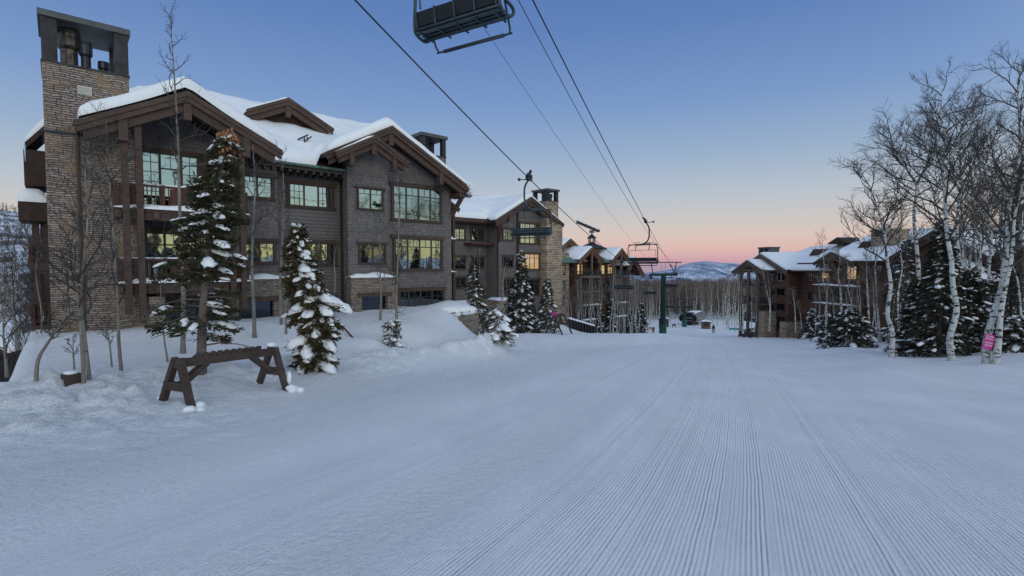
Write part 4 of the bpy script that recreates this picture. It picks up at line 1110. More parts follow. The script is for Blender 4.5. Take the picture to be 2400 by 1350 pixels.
def conifer(name, loc, H, Rad, seed=1, label=None, group=None, nbr=110, per=60, leaf=(.17, .045), prof=None, droop=.35, snow=.35, ssz=.16, mat='needles', bare=0.0,
            lean=None, cat='fir tree', jit=.2, r0=None, sback=0.0, slv=0, cones=0, lowbare=False, sside=None, gaps=.15, fat=.45, nsn=3):
    rng = np.random.RandomState(seed); rnd = random.Random(seed)
    root = empty(name, loc)
    if label: tag(root, label, cat, group)
    r0 = r0 or H * .014
    lean = lean or (lambda t: (0, 0))
    axis_ = [Vector((lean(t)[0], lean(t)[1], H * t)) for t in np.linspace(0, 1, 12)]
    axis_[0].z = -.5
    tm = MB(); tm.tube(axis_, [max(.012, r0 * (1 - .93 * i / 11)) for i in range(12)], 8); 
    def ax(t):
        x = min(10.999, t * 11); i = int(x); return axis_[i].lerp(axis_[i + 1], x - i) if i else Vector((axis_[0].x, axis_[0].y, 0)).lerp(axis_[1], x)
    PP, DD = [], []
    sn = MB(); bm_ = MB()
    prof = prof or (lambda t: (1 - t) ** .8)
    for k in range(nbr):
        t = bare + (1 - bare) * ((k + rng.rand()) / nbr) ** .92
        if rng.rand() < gaps * .5: continue
        az = k * 2.399 + rng.normal() * .3
        L = Rad * prof(t) * (1 + rng.uniform(-jit, jit)) + .06
        d0 = Vector((math.cos(az), math.sin(az), 0)); a = ax(t)
        m = 6; pts = []
        for i in range(m + 1):
            s = i / m
            z = L * (.22 * s - droop * s * s * (1.2 - t * .6)) + .10 * L * max(0, s - .7)
            pts.append(a + d0 * (L * s) + Vector((0, 0, z)))
        thin = L < .5
        bm_.tube(pts[::2] if not thin else [pts[0], pts[-1]], [max(.006, r0 * .20 * (1 - .8 * s)) for s in ((0, .33, .67, 1) if not thin else (0, 1))], 4, False)
        if lowbare and t < lowbare and rng.rand() < .82:
            for j in range(5):
                s = rng.uniform(.3, .95); q = pts[int(s * m)]; side = Vector((-d0.y, d0.x, 0)) * rnd.choice((-1, 1)) + d0 * .6 + Vector((0, 0, rnd.uniform(-.3, .2)))
                bm_.tube([q, q + side * L * .25], [.006, .003], 3, False)
            if rng.rand() < .75: continue
        n = int(per * (.25 + .75 * L / Rad))
        s = rng.uniform(.10, 1.0, n) ** .8
        i0 = np.minimum((s * m).astype(int), m - 1); fr = s * m - i0
        A_ = np.array([[p.x, p.y, p.z] for p in pts])
        base = A_[i0] * (1 - fr[:, None]) + A_[i0 + 1] * fr[:, None]
        side = np.array([-d0.y, d0.x, 0.0])
        wv = rng.uniform(-1, 1, n) * L * .34 * np.sin(np.clip(s * 1.05, 0, 1) * PI) ** .7
        off = side[None] * wv[:, None]; off[:, 2] -= np.abs(wv) * .25 + rng.uniform(0, .05, n)
        P_ = base + off; P_ += rng.normal(size=(n, 3)) * leaf[0] * .25
        D_ = np.array([d0.x, d0.y, -.1])[None] * .9 + side[None] * np.sign(wv)[:, None] * .8 + rng.normal(size=(n, 3)) * .45
        PP.append(P_); DD.append(D_)
        # snow lying on the boughs
        for j in range(nsn):
            if rng.rand() < snow * (1.25 - .35 * j * 3 / nsn):
                ss = rng.uniform(.35, .98); q = A_[min(m, int(round(ss * m)))] + side * rng.uniform(-.2, .2) * L
                if sside is not None and (q[0] * sside[0] + q[1] * sside[1]) < -.1 and rng.rand() < .6: continue
                sz = ssz * min(1.7, math.exp(rng.normal() * .5 - .25)) * (.55 + .45 * L / Rad)
                e = Vector((sz * rng.uniform(1.0, 1.7), sz * rng.uniform(.6, 1.0), sz * fat * rng.uniform(.8, 1.3)))
                vs, fs = ICO[slv]; b = len(sn.v); ca, sa = d0.x, d0.y; o = Vector((rnd.random() * 50, k, j))
                for p in vs:
                    kk = 1 + .55 * noise.noise(p * 2.1 + o)
                    x, y, z = p.x * e.x * kk, p.y * e.y * kk, p.z * e.z * kk
                    if z < 0: z *= .5
                    sn.v.append((q[0] + x * ca - y * sa, q[1] + x * sa + y * ca, q[2] + z + .03 - .35 * x - .25 * abs(y)))
                sn.f.extend([tuple(b + i for i in f) for f in fs])
    P_ = np.concatenate(PP); D_ = np.concatenate(DD); n = len(P_)
    V, F = diamonds(P_, D_, leaf[0] * rng.uniform(.6, 1.3, n), leaf[1] * rng.uniform(.7, 1.3, n), rng)
    bb = len(tm.v); tm.v += bm_.v; tm.f += [tuple(bb + i for i in f) for f in bm_.f]
    tm.build('trunk', M['bark'], root, True)
    np_mesh('foliage', V, F, M[mat], root, smooth=False)
    if sn.v: sn.build('bough_snow', M['snow'], root, True)
    if cones:
        c = MB()
        for k in range(cones):
            a = ax(1 - .085 * rnd.random()); az = rnd.uniform(0, 6.28); rr = rnd.uniform(.04, .30)
            p = a + Vector((math.cos(az) * rr, math.sin(az) * rr, rnd.uniform(-.05, .1)))
            c.blob(p, .035, .035, .075, k, .3, 0)
        c.build('cones', M['cones'], root, True)
    return root

def place_tree(proto, loc, s, rz, label, group, first, cat=None):
    o = proto if first else copy_tree(proto)
    o.location = loc; o.scale = (s, s, s); o.rotation_euler = (0, 0, rz)
    o['label'] = label; o['group'] = group
    if cat: o['category'] = cat
    return o

Z8 = lambda *p: [(1950 + x / 1.731, 100 + y / 1.731) for x, y in p]
Z2 = lambda *p: [(x / 2.25, 400 + y / 2.25) for x, y in p]
Z7 = lambda *p: [(1700 + x / 3.857, 500 + y / 3.857) for x, y in p]
Z4 = lambda *p: [(500 + x / 3, 450 + y / 3) for x, y in p]
def wp(pts, Y=None, dy=0.0, seed=0):
    """world path for a trunk whose foot stands at the first point"""
    rnd = random.Random(seed)
    b = hit(*pts[0]) if Y is None else at(pts[0][0], pts[0][1], Y)
    out = []
    for i, p in enumerate(pts):
        q = at(p[0], p[1], b.y + dy * i / len(pts) + (rnd.uniform(-.15, .15) * i if i else 0)); out.append(q)
    return out

GA = 'white-barked aspens at the right edge of the run'
T = []
T.append(aspen('aspen_tree', wp(Z8((240, 1278), (245, 1180), (225, 1100), (238, 985), (222, 870), (214, 780), (190, 690), (150, 580), (92, 490))), .17, 'leftmost tall aspen on the right bank, crown bending left', GA, 11, 16, .45, .26, (7, 5), extra=[(wp(Z8((214, 780), (255, 700), (262, 620), (285, 540)), 25), .07)]))
T.append(aspen('aspen_tree', wp(Z8((350, 1235), (352, 960), (345, 850), (332, 700), (342, 580), (300, 510), (252, 430), (232, 350)), 27), .17, 'tall forked aspen rising behind the conifer cluster', GA, 12, 16, .5, .26, (7, 5), extra=[(wp(Z8((342, 580), (375, 515), (405, 460), (420, 390)), 27), .09)]))
T.append(aspen('aspen_tree', wp(Z8((487, 1290), (478, 1200), (505, 1090), (490, 980), (484, 880), (464, 760), (458, 620), (448, 500), (462, 390), (442, 290), (447, 190))), .185, 'tallest aspen with thick white S-curved trunk in front of the conifers', GA, 13, 20, .42, .27, (7, 5), extra=[(wp(Z8((448, 500), (500, 430), (530, 340), (575, 240)), 24.5), .08), (wp(Z8((450, 520), (395, 440), (360, 380)), 24.5), .06)]))
T.append(aspen('aspen_tree', wp(Z8((520, 1200), (518, 920), (508, 800), (510, 680), (526, 600), (520, 480), (528, 350), (562, 240)), 28), .14, 'slender aspen just right of the tallest one', GA, 14, 16, .45, .25, (7, 5)))
T.append(aspen('aspen_tree', wp(Z8((430, 1200), (432, 830), (422, 700), (415, 640), (425, 560), (408, 480)), 28), .10, 'thin dark-stemmed aspen close left of the tallest one', GA, 15, 12, .5, .2, (6, 4)))
T.append(aspen('aspen_tree', wp(Z8((626, 1302), (628, 1210), (655, 1100), (686, 1000), (706, 850), (720, 650), (746, 550), (762, 400), (756, 200), (770, 100))), .19, 'leaning aspen carrying the magenta sign', GA, 16, 18, .45, .26, (7, 5), extra=[(wp(Z8((715, 640), (650, 560), (622, 500), (650, 400), (632, 330)), 23.5), .07)]))
T.append(aspen('aspen_tree', wp(Z8((664, 1304), (676, 1200), (684, 1100), (705, 980), (730, 860), (742, 700), (775, 560), (790, 380))), .17, 'straight aspen immediately right of the signed one', GA, 17, 12, .5, .22, (6, 4)))
T.append(aspen('aspen_tree', wp(Z8((775, 1260), (768, 1120), (752, 960), (716, 860), (724, 760)), 26), .09, 'crooked thin aspen at the right picture edge', GA, 18, 9, .45, .25, (6, 4)))
T.append(aspen('aspen_tree', wp(Z8((650, 1180), (645, 1080), (636, 950), (648, 820), (640, 700), (662, 600), (650, 520)), 30), .12, 'aspen standing behind the signed one, half hidden', GA, 19, 12, .45, .24, (6, 4)))
T.append(aspen('aspen_tree', wp(Z8((600, 1200), (598, 1000), (604, 900), (592, 780), (560, 700), (540, 600)), 31), .11, 'thin aspen between the two thick white trunks', GA, 20, 12, .45, .24, (6, 4)))
T.append(aspen('aspen_tree', wp(Z8((150, 1222), (150, 1060), (142, 950), (140, 820))), .085, 'short thin aspen left of the long rail', GA, 21, 9, .5, .2, (5, 3)))
T.append(aspen('aspen_tree', wp(Z8((193, 1216), (183, 1050), (176, 900), (190, 780), (168, 680))), .10, 'small aspen beside the end of the long rail', GA, 22, 10, .5, .2, (5, 3)))
T.append(aspen('aspen_tree', wp(Z8((270, 1150), (268, 1020), (285, 900), (265, 780), (290, 700)), 33), .09, 'thin aspen behind the timber bench', GA, 23, 10, .45, .24, (5, 3)))
T.append(aspen('aspen_tree', wp(Z8((770, 800), (768, 700), (776, 560), (770, 420), (779, 300)), 29), .15, 'thick trunk cut off by the right picture edge', GA, 24, 8, .5, .2, (6, 4)))
# aspens in front of the red-brown lodge
GB = 'slim aspens in front of the red-brown lodge'
spec = [(((920, 1125), (903, 1020), (906, 880), (918, 760), (888, 620), (892, 480), (880, 300), (868, 200)), None, .17, 'crooked white aspen between the two low snowy firs', 12),
        (((1050, 1000), (1048, 860), (1040, 700), (1020, 560), (1036, 420), (1020, 330)), 46, .16, 'white aspen rising behind the round low fir', 12),
        (((1150, 980), (1140, 800), (1110, 680), (1130, 560), (1100, 440)), 52, .11, 'twisting aspen right of the low fir', 10),
        (((395, 1040), (404, 850), (378, 720), (352, 600), (345, 520)), 66, .13, 'paired aspen by the lodge stone pier, left stem', 10),
        (((400, 1040), (408, 880), (400, 700), (385, 560)), 66, .13, 'paired aspen by the lodge stone pier, right stem', 10),
        (((240, 1050), (236, 900), (240, 700), (228, 560)), 70, .09, 'aspen in front of the lodge corner balconies', 9),
        (((262, 1050), (282, 930), (276, 780)), 70, .08, 'short aspen beside the corner balcony posts', 8),
        (((635, 1050), (630, 900), (618, 760), (604, 690)), 60, .10, 'lone small aspen before the dark wall of the lodge', 12),
        (((155, 1045), (160, 900), (146, 760), (150, 600)), 68, .15, 'thick aspen left of the corner balconies', 10),
        (((132, 1035), (138, 900), (130, 700), (120, 560)), 69, .12, 'aspen hugging the far corner of the lodge', 10),
        (((1395, 1170), (1388, 1000), (1376, 860), (1362, 700), (1352, 520)), None, .13, 'aspen left of the snow-buried rail', 10),
        (((1298, 1190), (1300, 1000), (1288, 820), (1280, 640), (1276, 400)), None, .10, 'dark-stemmed aspen right of the round low fir', 10),
        (((820, 1110), (812, 980), (790, 820), (800, 660), (720, 600), (700, 540)), None, .10, 'bent aspen among the left low firs', 10),
        (((985, 1120), (965, 1060), (975, 940), (968, 760)), None, .08, 'dark crooked stem between the low firs', 8),
        (((1590, 960), (1580, 800), (1570, 700), (1600, 560), (1540, 480)), 44, .12, 'aspen in front of the lodge porch roof', 10),
        (((1625, 980), (1622, 760), (1610, 640), (1615, 480)), 46, .10, 'straight aspen right of the lodge porch roof', 10),
        (((690, 1020), (676, 900), (660, 800)), 62, .07, 'very small aspen beside the lone one', 8),
        (((1210, 960), (1212, 840), (1190, 700), (1200, 600)), 50, .08, 'faint thin aspen in front of the redwood balcony', 8)]
for i, (pz, Y, r0, lab, nl) in enumerate(spec):
    aspen('aspen_tree', wp(Z7(*pz), Y, 0, i), r0, lab, GB, 40 + i, nl, .40, .24, (6, 3), sides=(4, 3, 3), rmin=.016, twig='warm_twig')
# thickets of bare saplings at the foot of the lodge
rnd = random.Random(77)

GL = 'young aspens in front of the stone chimney lodge'
YA = dict(mat='young_aspen')
left = [(Z2((190, 1137), (200, 1000), (255, 905), (300, 840), (345, 770), (378, 680)), .075, 'leaning sapling with a broken stub at far left', 8, .5),
        (Z2((443, 1132), (432, 900), (408, 650), (400, 560), (380, 440), (410, 250)), .075, 'left stem of the pair before the chimney', 12, .4),
        (Z2((476, 1134), (455, 950), (428, 700), (440, 500), (462, 250), (450, 0), (470, -150)), .075, 'right stem of the pair before the chimney', 14, .35),
        (Z2((640, 1062), (626, 900), (622, 700), (602, 400), (582, 100), (568, 0), (560, -260)), .08, 'straight sapling before the stone wall', 14, .4),
        (Z2((590, 1036), (580, 930), (566, 850), (540, 800)), .045, 'short leaning sapling left of the straight one', 6, .4),
        (Z2((392, 1052), (386, 960), (385, 870)), .05, 'short cut stem behind the pair', 4, .4),
        (Z2((886, 1012), (862, 850), (848, 620), (856, 420)), .055, 'thin sapling left of the big cone-topped fir', 9, .45)]
for i, (pz, r0, lab, nl, st) in enumerate(left):
    aspen('young_aspen', wp(pz, None, 0, i), r0 * .62, lab, GL, 70 + i, int(nl * 1.7), st * .8, .26, (6, 4), cat='aspen tree', sides=(4, 3, 3), rmin=.007, **YA)
aspen('young_aspen', wp([(428, 828), (430, 690), (424, 560), (420, 450), (416, 300), (407, 160), (398, 30)]), .085, 'tallest thin sapling, its bare top well above the snowy roof', GL, 80, 22, .55, .10, (4, 2), cat='aspen tree', rmin=.008, **YA)
aspen('young_aspen', wp(Z4((290, 1032), (284, 800), (272, 500), (285, 200), (292, -100), (275, -330))), .085, 'sapling before the paired upper window', GL, 81, 16, .45, .16, (5, 3), cat='aspen tree', rmin=.008, **YA)
aspen('young_aspen', wp(Z4((480, 937), (470, 650), (488, 300), (496, 0), (480, -260))), .075, 'sapling left of the snow-loaded fir', GL, 82, 14, .4, .16, (5, 3), cat='aspen tree', rmin=.008, **YA)
aspen('young_aspen', wp(Z4((512, 1003), (508, 800), (512, 640), (560, 480))), .055, 'short sapling touching the snow-loaded fir', GL, 83, 8, .4, .2, (5, 3), cat='aspen tree', rmin=.008, **YA)
aspen('young_aspen', wp(Z4((1174, 905), (1180, 700), (1168, 480), (1164, 180))), .07, 'sapling in front of the stone entry', GL, 84, 12, .4, .16, (5, 3), cat='aspen tree', rmin=.008, **YA)
aspen('young_aspen', wp(Z4((1290, 945), (1288, 700), (1300, 400), (1306, 60), (1290, -150))), .08, 'sapling before the large middle window, bushy at its foot', GL, 85, 16, .15, .16, (5, 3), cat='aspen tree', rmin=.008, stub=8, **YA)
aspen('young_aspen', wp(Z4((830, 880), (856, 640), (850, 470), (880, 330)), 24), .05, 'thin sapling right of the snow-loaded fir', GL, 86, 10, .4, .2, (5, 3), cat='aspen tree', rmin=.008, **YA)
aspen('young_aspen', wp([(40, 800), (30, 690), (36, 600), (20, 520)], 20), .05, 'twiggy sapling at the left picture edge', GL, 87, 16, .1, .35, (7, 4), cat='aspen tree', rmin=.008, **YA)
aspen('young_aspen', wp([(15, 860), (8, 760), (22, 660)], 17), .045, 'low twiggy sapling in the bottom of the hollow', GL, 88, 14, .1, .4, (7, 4), cat='aspen tree', rmin=.007, **YA)
aspen('young_aspen', wp([(90, 840), (98, 740), (84, 640), (96, 560)], 19), .04, 'twiggy sapling left of the chimney foot', GL, 89, 14, .1, .35, (7, 4), cat='aspen tree', rmin=.007, **YA)
aspen('young_aspen', wp([(700, 745), (722, 640), (752, 560)], 25), .04, 'small sapling right behind the snow-loaded fir', GL, 90, 9, .2, .3, (5, 3), cat='aspen tree', rmin=.007, **YA)

# ---- conifers, left
p = hit(472, 879)
conifer('fir_tree', p, 8.0 * p.y / 17.0, 1.55 * p.y / 17, 5, 'big half-bare fir with orange cones at its top, beside the ski rack', 'firs by the grey lodge', 105, 170, (.17, .052), lambda t: (1 - t) ** .7 * (1.0 if t > .42 else .95),
        droop=.36, snow=.62, ssz=.15, jit=.35, bare=.12, r0=.125, cones=34, lowbare=.40, slv=1, lean=lambda t: (.75 * t * t + .1 * t, 0), sside=(1, -.4), gaps=.42)
p = hit(722, 866)
conifer('fir_tree', p, 5.35 * p.y / 19.0, 0.85 * p.y / 19, 8, 'leaning fir buried under fat clumps of snow', 'firs by the grey lodge', 95, 190, (.16, .052), lambda t: (.62 + .5 * t if t < .5 else (1 - t) ** .8 * 1.5), droop=.6, jit=.4, fat=.6, sside=(1, -.5),
        snow=.95, nsn=7, ssz=.135, mat='brown_needles', slv=1, lean=lambda t: (.28 * math.sin(t * 5.2), .1 * t), gaps=.1)
p = hit(918, 815)
conifer('small_fir', p, 1.25, .62, 9, 'tiny fir half buried in a snow mound', 'firs by the grey lodge', 30, 50, (.14, .05), lambda t: .9 - .5 * t, droop=.5, snow=.5, ssz=.16, mat='brown_needles', slv=1)
p = hit(1166, 803)
conifer('small_fir', p, 1.7, 1.0, 10, 'small snowy fir at the edge of the run below the retaining wall', 'firs by the grey lodge', 45, 60, (.17, .06), lambda t: (1 - t) ** .6, droop=.5, snow=.6, ssz=.17, mat='brown_needles', slv=1)
p = at(1135, 775, 37); p.z = gz(p.x, p.y)
conifer('fir_tree', p, 1.75 + (625 - 610) / FPX * 37 - p.z, .85, 12, 'slim curved fir in front of the balcony stack', 'firs by the grey lodge', 100, 60, (.18, .06), lambda t: (1 - t) ** .55, droop=.7, snow=.45, ssz=.16, mat='dark_needles', lean=lambda t: (-.75 * math.sin(t * 1.9), 0))
p = at(1222, 782, 46); p.z = gz(p.x, p.y)
conifer('fir_tree', p, 1.75 + (625 - 588) / FPX * 46 - p.z, 1.6, 13, 'tall snow-dusted fir in front of the middle condo block', 'firs by the grey lodge', 130, 75, (.22, .08), None, droop=.6, snow=.42, ssz=.22, mat='dark_needles')
p = at(1282, 780, 48); p.z = gz(p.x, p.y)
conifer('fir_tree', p, 1.75 + (625 - 652) / FPX * 48 - p.z, 1.2, 14, 'shorter fir beside the square stone chimney foot', 'firs by the grey lodge', 100, 60, (.22, .08), None, droop=.6, snow=.4, ssz=.2, mat='dark_needles')
# ---- conifers, right
cf = [((2198, 847), 24.5, 505, 1.35, 21, 'tallest dark fir of the cluster behind the S-curved aspen', 170, 95), ((2268, 852), 25.5, 600, 1.25, 22, 'dark fir on the right of the cluster', 150, 85), ((2148, 838), 27, 640, 1.2, 23, 'lower dark fir on the left of the cluster', 120, 80),
      ((2385, 845), 31, 335, 2.5, 24, 'great dark fir rising behind the aspens at the right edge', 190, 120), ((2375, 866), 22.5, 700, 1.1, 25, 'small snowy fir at the lower right edge', 80, 70), ((2310, 820), 30, 640, 1.4, 26, 'fir hidden behind the magenta sign', 100, 60),
      ((1990, 812), None, 722, 1.8, 27, 'round low fir laden with snow', 110, 85), ((1905, 792), None, 722, 1.9, 28, 'low snowy fir at the left of the tree line', 110, 80), ((1942, 793), 47, 735, 1.5, 29, 'low fir tucked between two others', 90, 60), ((2120, 700), 36, 560, 1.4, 30, 'dark pointed fir in front of the porch roof', 90, 60)]
for (bp, Y, yt, rad, sd_, lab, nb, pr) in cf:
    p = hit(*bp) if Y is None else at(bp[0], bp[1], Y)
    H = (bp[1] - yt) / FPX * p.y
    if Y: 
        g_ = gz(p.x, p.y); H += p.z - g_; p = Vector((p.x, p.y, g_)) if p.z > g_ else p
    conifer('fir_tree', p, H, rad, sd_, lab, 'firs at the right of the run', nb, pr, (.20, .07), (lambda t: (1 - t) ** .75) if H > 4 else (lambda t: (1 - t) ** .6), droop=.45, snow=.5, nsn=5, fat=.35, ssz=.13 if H > 4 else .17, mat='dark_needles', gaps=.25)

# ---- templates for the trees farther off
def bg_aspen(seed, H=14, r=.13, st=.45):
    rnd = random.Random(seed); x = y = 0; path = []
    for i in range(6):
        path.append(Vector((x, y, H * i / 5))); x += rnd.gauss(0, .28); y += rnd.gauss(0, .28)
    return aspen('aspen_tree', path, r, 'bare aspen', 'aspens', seed, 13, st, .22, (5, 3), sides=(3, 3, 3), rmin=.026, loc=(0, 0, 0), twig='warm_twig')
tmpl = [bg_aspen(100 + i, 14, .11 + .02 * (i % 3), .40 + .06 * (i % 3)) for i in range(6)]
used = [True] * 6
for i in range(6): used[i] = False
def put(i, x, y, z, s, rz, label, group):
    k = i % 6
    place_tree(tmpl[k], (x, y, z), s, rz, label, group, not used[k]); used[k] = True
rnd = random.Random(3); n = 0
def grove(cnt, fpx, ftop, fy, label, group, sd_):
    """cnt trees, fpx / fy draw a picture column and a distance"""
    global n
    r_ = random.Random(sd_)
    for i in range(cnt):
        Y = fy(r_); px = fpx(r_); X = Y * (px - 1200) / FPX
        z = gz(X, Y); ht = (625 - ftop(r_)) / FPX * Y + CZ - z
        put(n, X, Y, z - .1, max(.35, ht / 14.0), r_.uniform(0, 6.28), label, group); n += 1
grove(25, lambda r: r.uniform(1385, 1500), lambda r: r.uniform(622, 668), lambda r: r.uniform(66, 90), 'bare white-stemmed aspen in the stand in front of the timber lodge', 'aspens in front of the timber lodge', 1)
grove(20, lambda r: r.uniform(1318, 1400), lambda r: r.uniform(640, 700), lambda r: r.uniform(62, 80), 'slim bare aspen below the balconies of the timber lodge', 'aspens below the timber lodge balconies', 2)
grove(10, lambda r: r.uniform(1475, 1535), lambda r: r.uniform(640, 672), lambda r: r.uniform(105, 150), 'bare aspen between the timber lodge and the lift tower', 'aspens left of the lift tower', 4)
grove(110, lambda r: r.uniform(1495, 1750), lambda r: r.gauss(672, 10), lambda r: r.uniform(150, 200), 'bare aspen in the wood beyond the lift terminal', 'aspens beyond the lift terminal', 5)
grove(14, lambda r: r.uniform(1655, 1745), lambda r: r.gauss(648, 7), lambda r: r.uniform(118, 150), 'tall bare aspen right of the lift terminal', 'aspens right of the lift terminal', 6)
grove(26, lambda r: r.uniform(1900, 2240), lambda r: r.uniform(640, 700), lambda r: r.uniform(44, 52), 'bare sapling in the thicket along the red-brown lodge wall', 'saplings along the red-brown lodge', 7)
grove(30, lambda r: r.uniform(2200, 2470), lambda r: r.uniform(300, 560), lambda r: r.uniform(32, 55), 'bare aspen in the stand behind the right-hand firs', 'aspens behind the right-hand firs', 8)
grove(6, lambda r: r.uniform(1090, 1140), lambda r: r.uniform(575, 640), lambda r: r.uniform(42, 50), 'bare sapling in front of the middle condo block', 'saplings before the middle condo block', 9)
grove(20, lambda r: r.uniform(-30, 105), lambda r: r.uniform(600, 690), lambda r: r.uniform(32, 60), 'bare tree in the hollow left of the chimney lodge', 'bare trees in the hollow', 10)
grove(3, lambda r: r.uniform(1170, 1190), lambda r: r.uniform(600, 650), lambda r: r.uniform(46, 50), 'thin aspen near the stone porch of the middle block', 'saplings before the middle condo block', 12)
# small firs in the mid distance (copies of one)
bf = conifer('fir_tree', (0, 0, 0), 6.0, 1.5, 60, 'x', 'x', 100, 45, (.34, .13), None, droop=.5, snow=.4, ssz=.24, mat='dark_needles')
first = True
for i, (px, py, yt, Y, lab) in enumerate(((1433, 772, 703, 76, 'snowy fir right of the row of bins'), (1503, 768, 712, 88, 'fir at the right end of the aspen stand'), (1478, 768, 728, 90, 'small fir inside the aspen stand'), (1408, 770, 722, 74, 'small fir in front of the lodge balconies'),
                                (1245, 790, 700, 47, 'low fir beside the tall one'), (1205, 780, 655, 50, 'fir half hidden by the tall one'))):
    p_ = at(px, py, Y); p_.z = gz(p_.x, Y); s = (CZ + (625 - yt) / FPX * Y - p_.z) / 6.0
    place_tree(bf, p_, s, i * 1.3, lab, 'small firs in the mid distance', first); first = False
# dark firs on the far side of the run, mirrored in the lower windows
r_ = random.Random(12)
for i in range(22):
    X_, Y_ = r_.uniform(42, 95), r_.uniform(-55, 8)
    place_tree(bf, (X_, Y_, gz(X_, Y_) - .1), r_.uniform(.75, 1.45), r_.uniform(0, 6), 'dark fir across the run, seen mirrored in the lodge windows', 'firs mirrored in the windows', False)
# far woods as one mass
rng = np.random.RandomState(9)
def wood(name, label, pts, H, per, wth, mat, t0=.3):
    VV, FF, b = [], [], 0
    for (x, y, z) in pts:
        h = H * rng.uniform(.7, 1.2); k = per
        base = np.stack([np.full(k, x), np.full(k, y), np.full(k, z)], 1)
        t = rng.uniform(t0, 1, k); ang = rng.uniform(0, 2 * PI, k); r = (1 - t) * h * .22 + .3
        P_ = base + np.stack([np.cos(ang) * r * rng.rand(k) * .6, np.sin(ang) * r * rng.rand(k) * .6, t * h * .95], 1)
        D_ = np.stack([np.cos(ang) * .5, np.sin(ang) * .5, np.full(k, .9)], 1)
        V, F = diamonds(P_, D_, h * rng.uniform(.12, .28, k), np.full(k, wth), rng)
        VV.append(V); FF.append(F + b); b += len(V)
        V, F = diamonds(np.array([[x, y, z - .3]]), np.array([[.02, .01, 1.0]]), np.array([h]), np.array([wth * 1.3]), rng)
        VV.append(V); FF.append(F + b); b += len(V)
    o = np_mesh(name, np.concatenate(VV), np.concatenate(FF), M[mat], smooth=False)
    return tag(o, label, 'woodland', None, 'stuff')
pts = []
while len(pts) < 1500:
    Y = rng.uniform(120, 330); a = rng.uniform(.0, 1.0); X = -(.66 + .85 * a) * Y; pts.append((X, Y, hill_z(X, Y)))
wood('hillside_wood', 'brown bare wood covering the hillside at far left', pts, 4.5, 26, .14, 'twig')
pts = []
while len(pts) < 1900:
    Y = rng.uniform(168, 360); px = rng.uniform(1330, 1900); X = Y * (px - 1200) / FPX; pts.append((X, Y, gz(X, Y)))
wood('far_wood', 'mass of bare brown trees closing the valley behind the lift terminal', pts, 11.5, 75, .16, 'warm_twig', .04)
pts = []
while len(pts) < 300:
    Y = rng.uniform(23, 60); px = rng.uniform(-90, 112); X = Y * (px - 1200) / FPX; pts.append((X, Y, gz(X, Y) - .1))
wood('hollow_brush', 'tangle of bare brush filling the hollow at far left', pts, 3.6, 90, .03, 'twig', .02)
# ================================================================== CHAIRLIFT
VX = 1655.0; KL, KR, TT = 128 * 88.0, 72 * 88.0, 88.0
sl = (VX - CX) / FPX
def q3(pts):
    (a, za), (b, zb), (c, zc) = pts
    d1 = (zb - za) / (b - a); d2 = (zc - zb) / (c - b); dd = (d2 - d1) / (c - a)
    return lambda y: za + d1 * (y - a) + dd * (y - a) * (y - b)
zL = q3([(13.6, 8.83 ), (27.1, 6.38), (88, .10)]); zR = q3([(15.3, 9.70), (44.3, 5.63), (88, .72)])
ropeL = lambda y: Vector((sl * y - KL / FPX, y, zL(y))); ropeR = lambda y: Vector((sl * y - KR / FPX, y, zR(y)))
TERM = 140.0
def rope(fn, name, label, ys, r, zend):
    pts = [fn(y) for y in ys] + zend
    m = MB(); m.tube(pts, r, 6); o = m.build(name, M['rope'], None, True); return tag(o, label, 'cable', 'lift cables')
ys = list(np.arange(-14, 88.1, 2.0))
tL, tR = ropeL(88), ropeR(88)
tcx = at(1613, 745, TERM)
rope(ropeL, 'haul_rope', 'thick left lift cable carrying the slatted chairs', ys, .024, [Vector((tcx.x - 2.2, TERM, -9.2))])
rope(ropeR, 'haul_rope', 'thick right lift cable carrying the nearest chair', ys, .024, [Vector((tcx.x + 1.8, TERM, -8.9))])
def comm(k, pts, label):
    zf = q3(pts); m = MB(); m.tube([Vector((sl * y - k / FPX, y, zf(y))) for y in np.arange(4, 88.1, 3.0)] + [Vector((sl * 88 - k / FPX, 88, zf(88)))], .011, 5)
    o = m.build('signal_line', M['rope'], None, True); tag(o, label, 'cable', 'lift cables')
comm(130 * 88.0, [(20, 12.2), (45, 7.9), (88, 2.35)], 'thin left signal line above the left lift cable')
comm(63 * 88.0, [(12.3, 8.2), (35.8, 4.88), (88, 2.35)], 'thin right signal line beside the right lift cable')

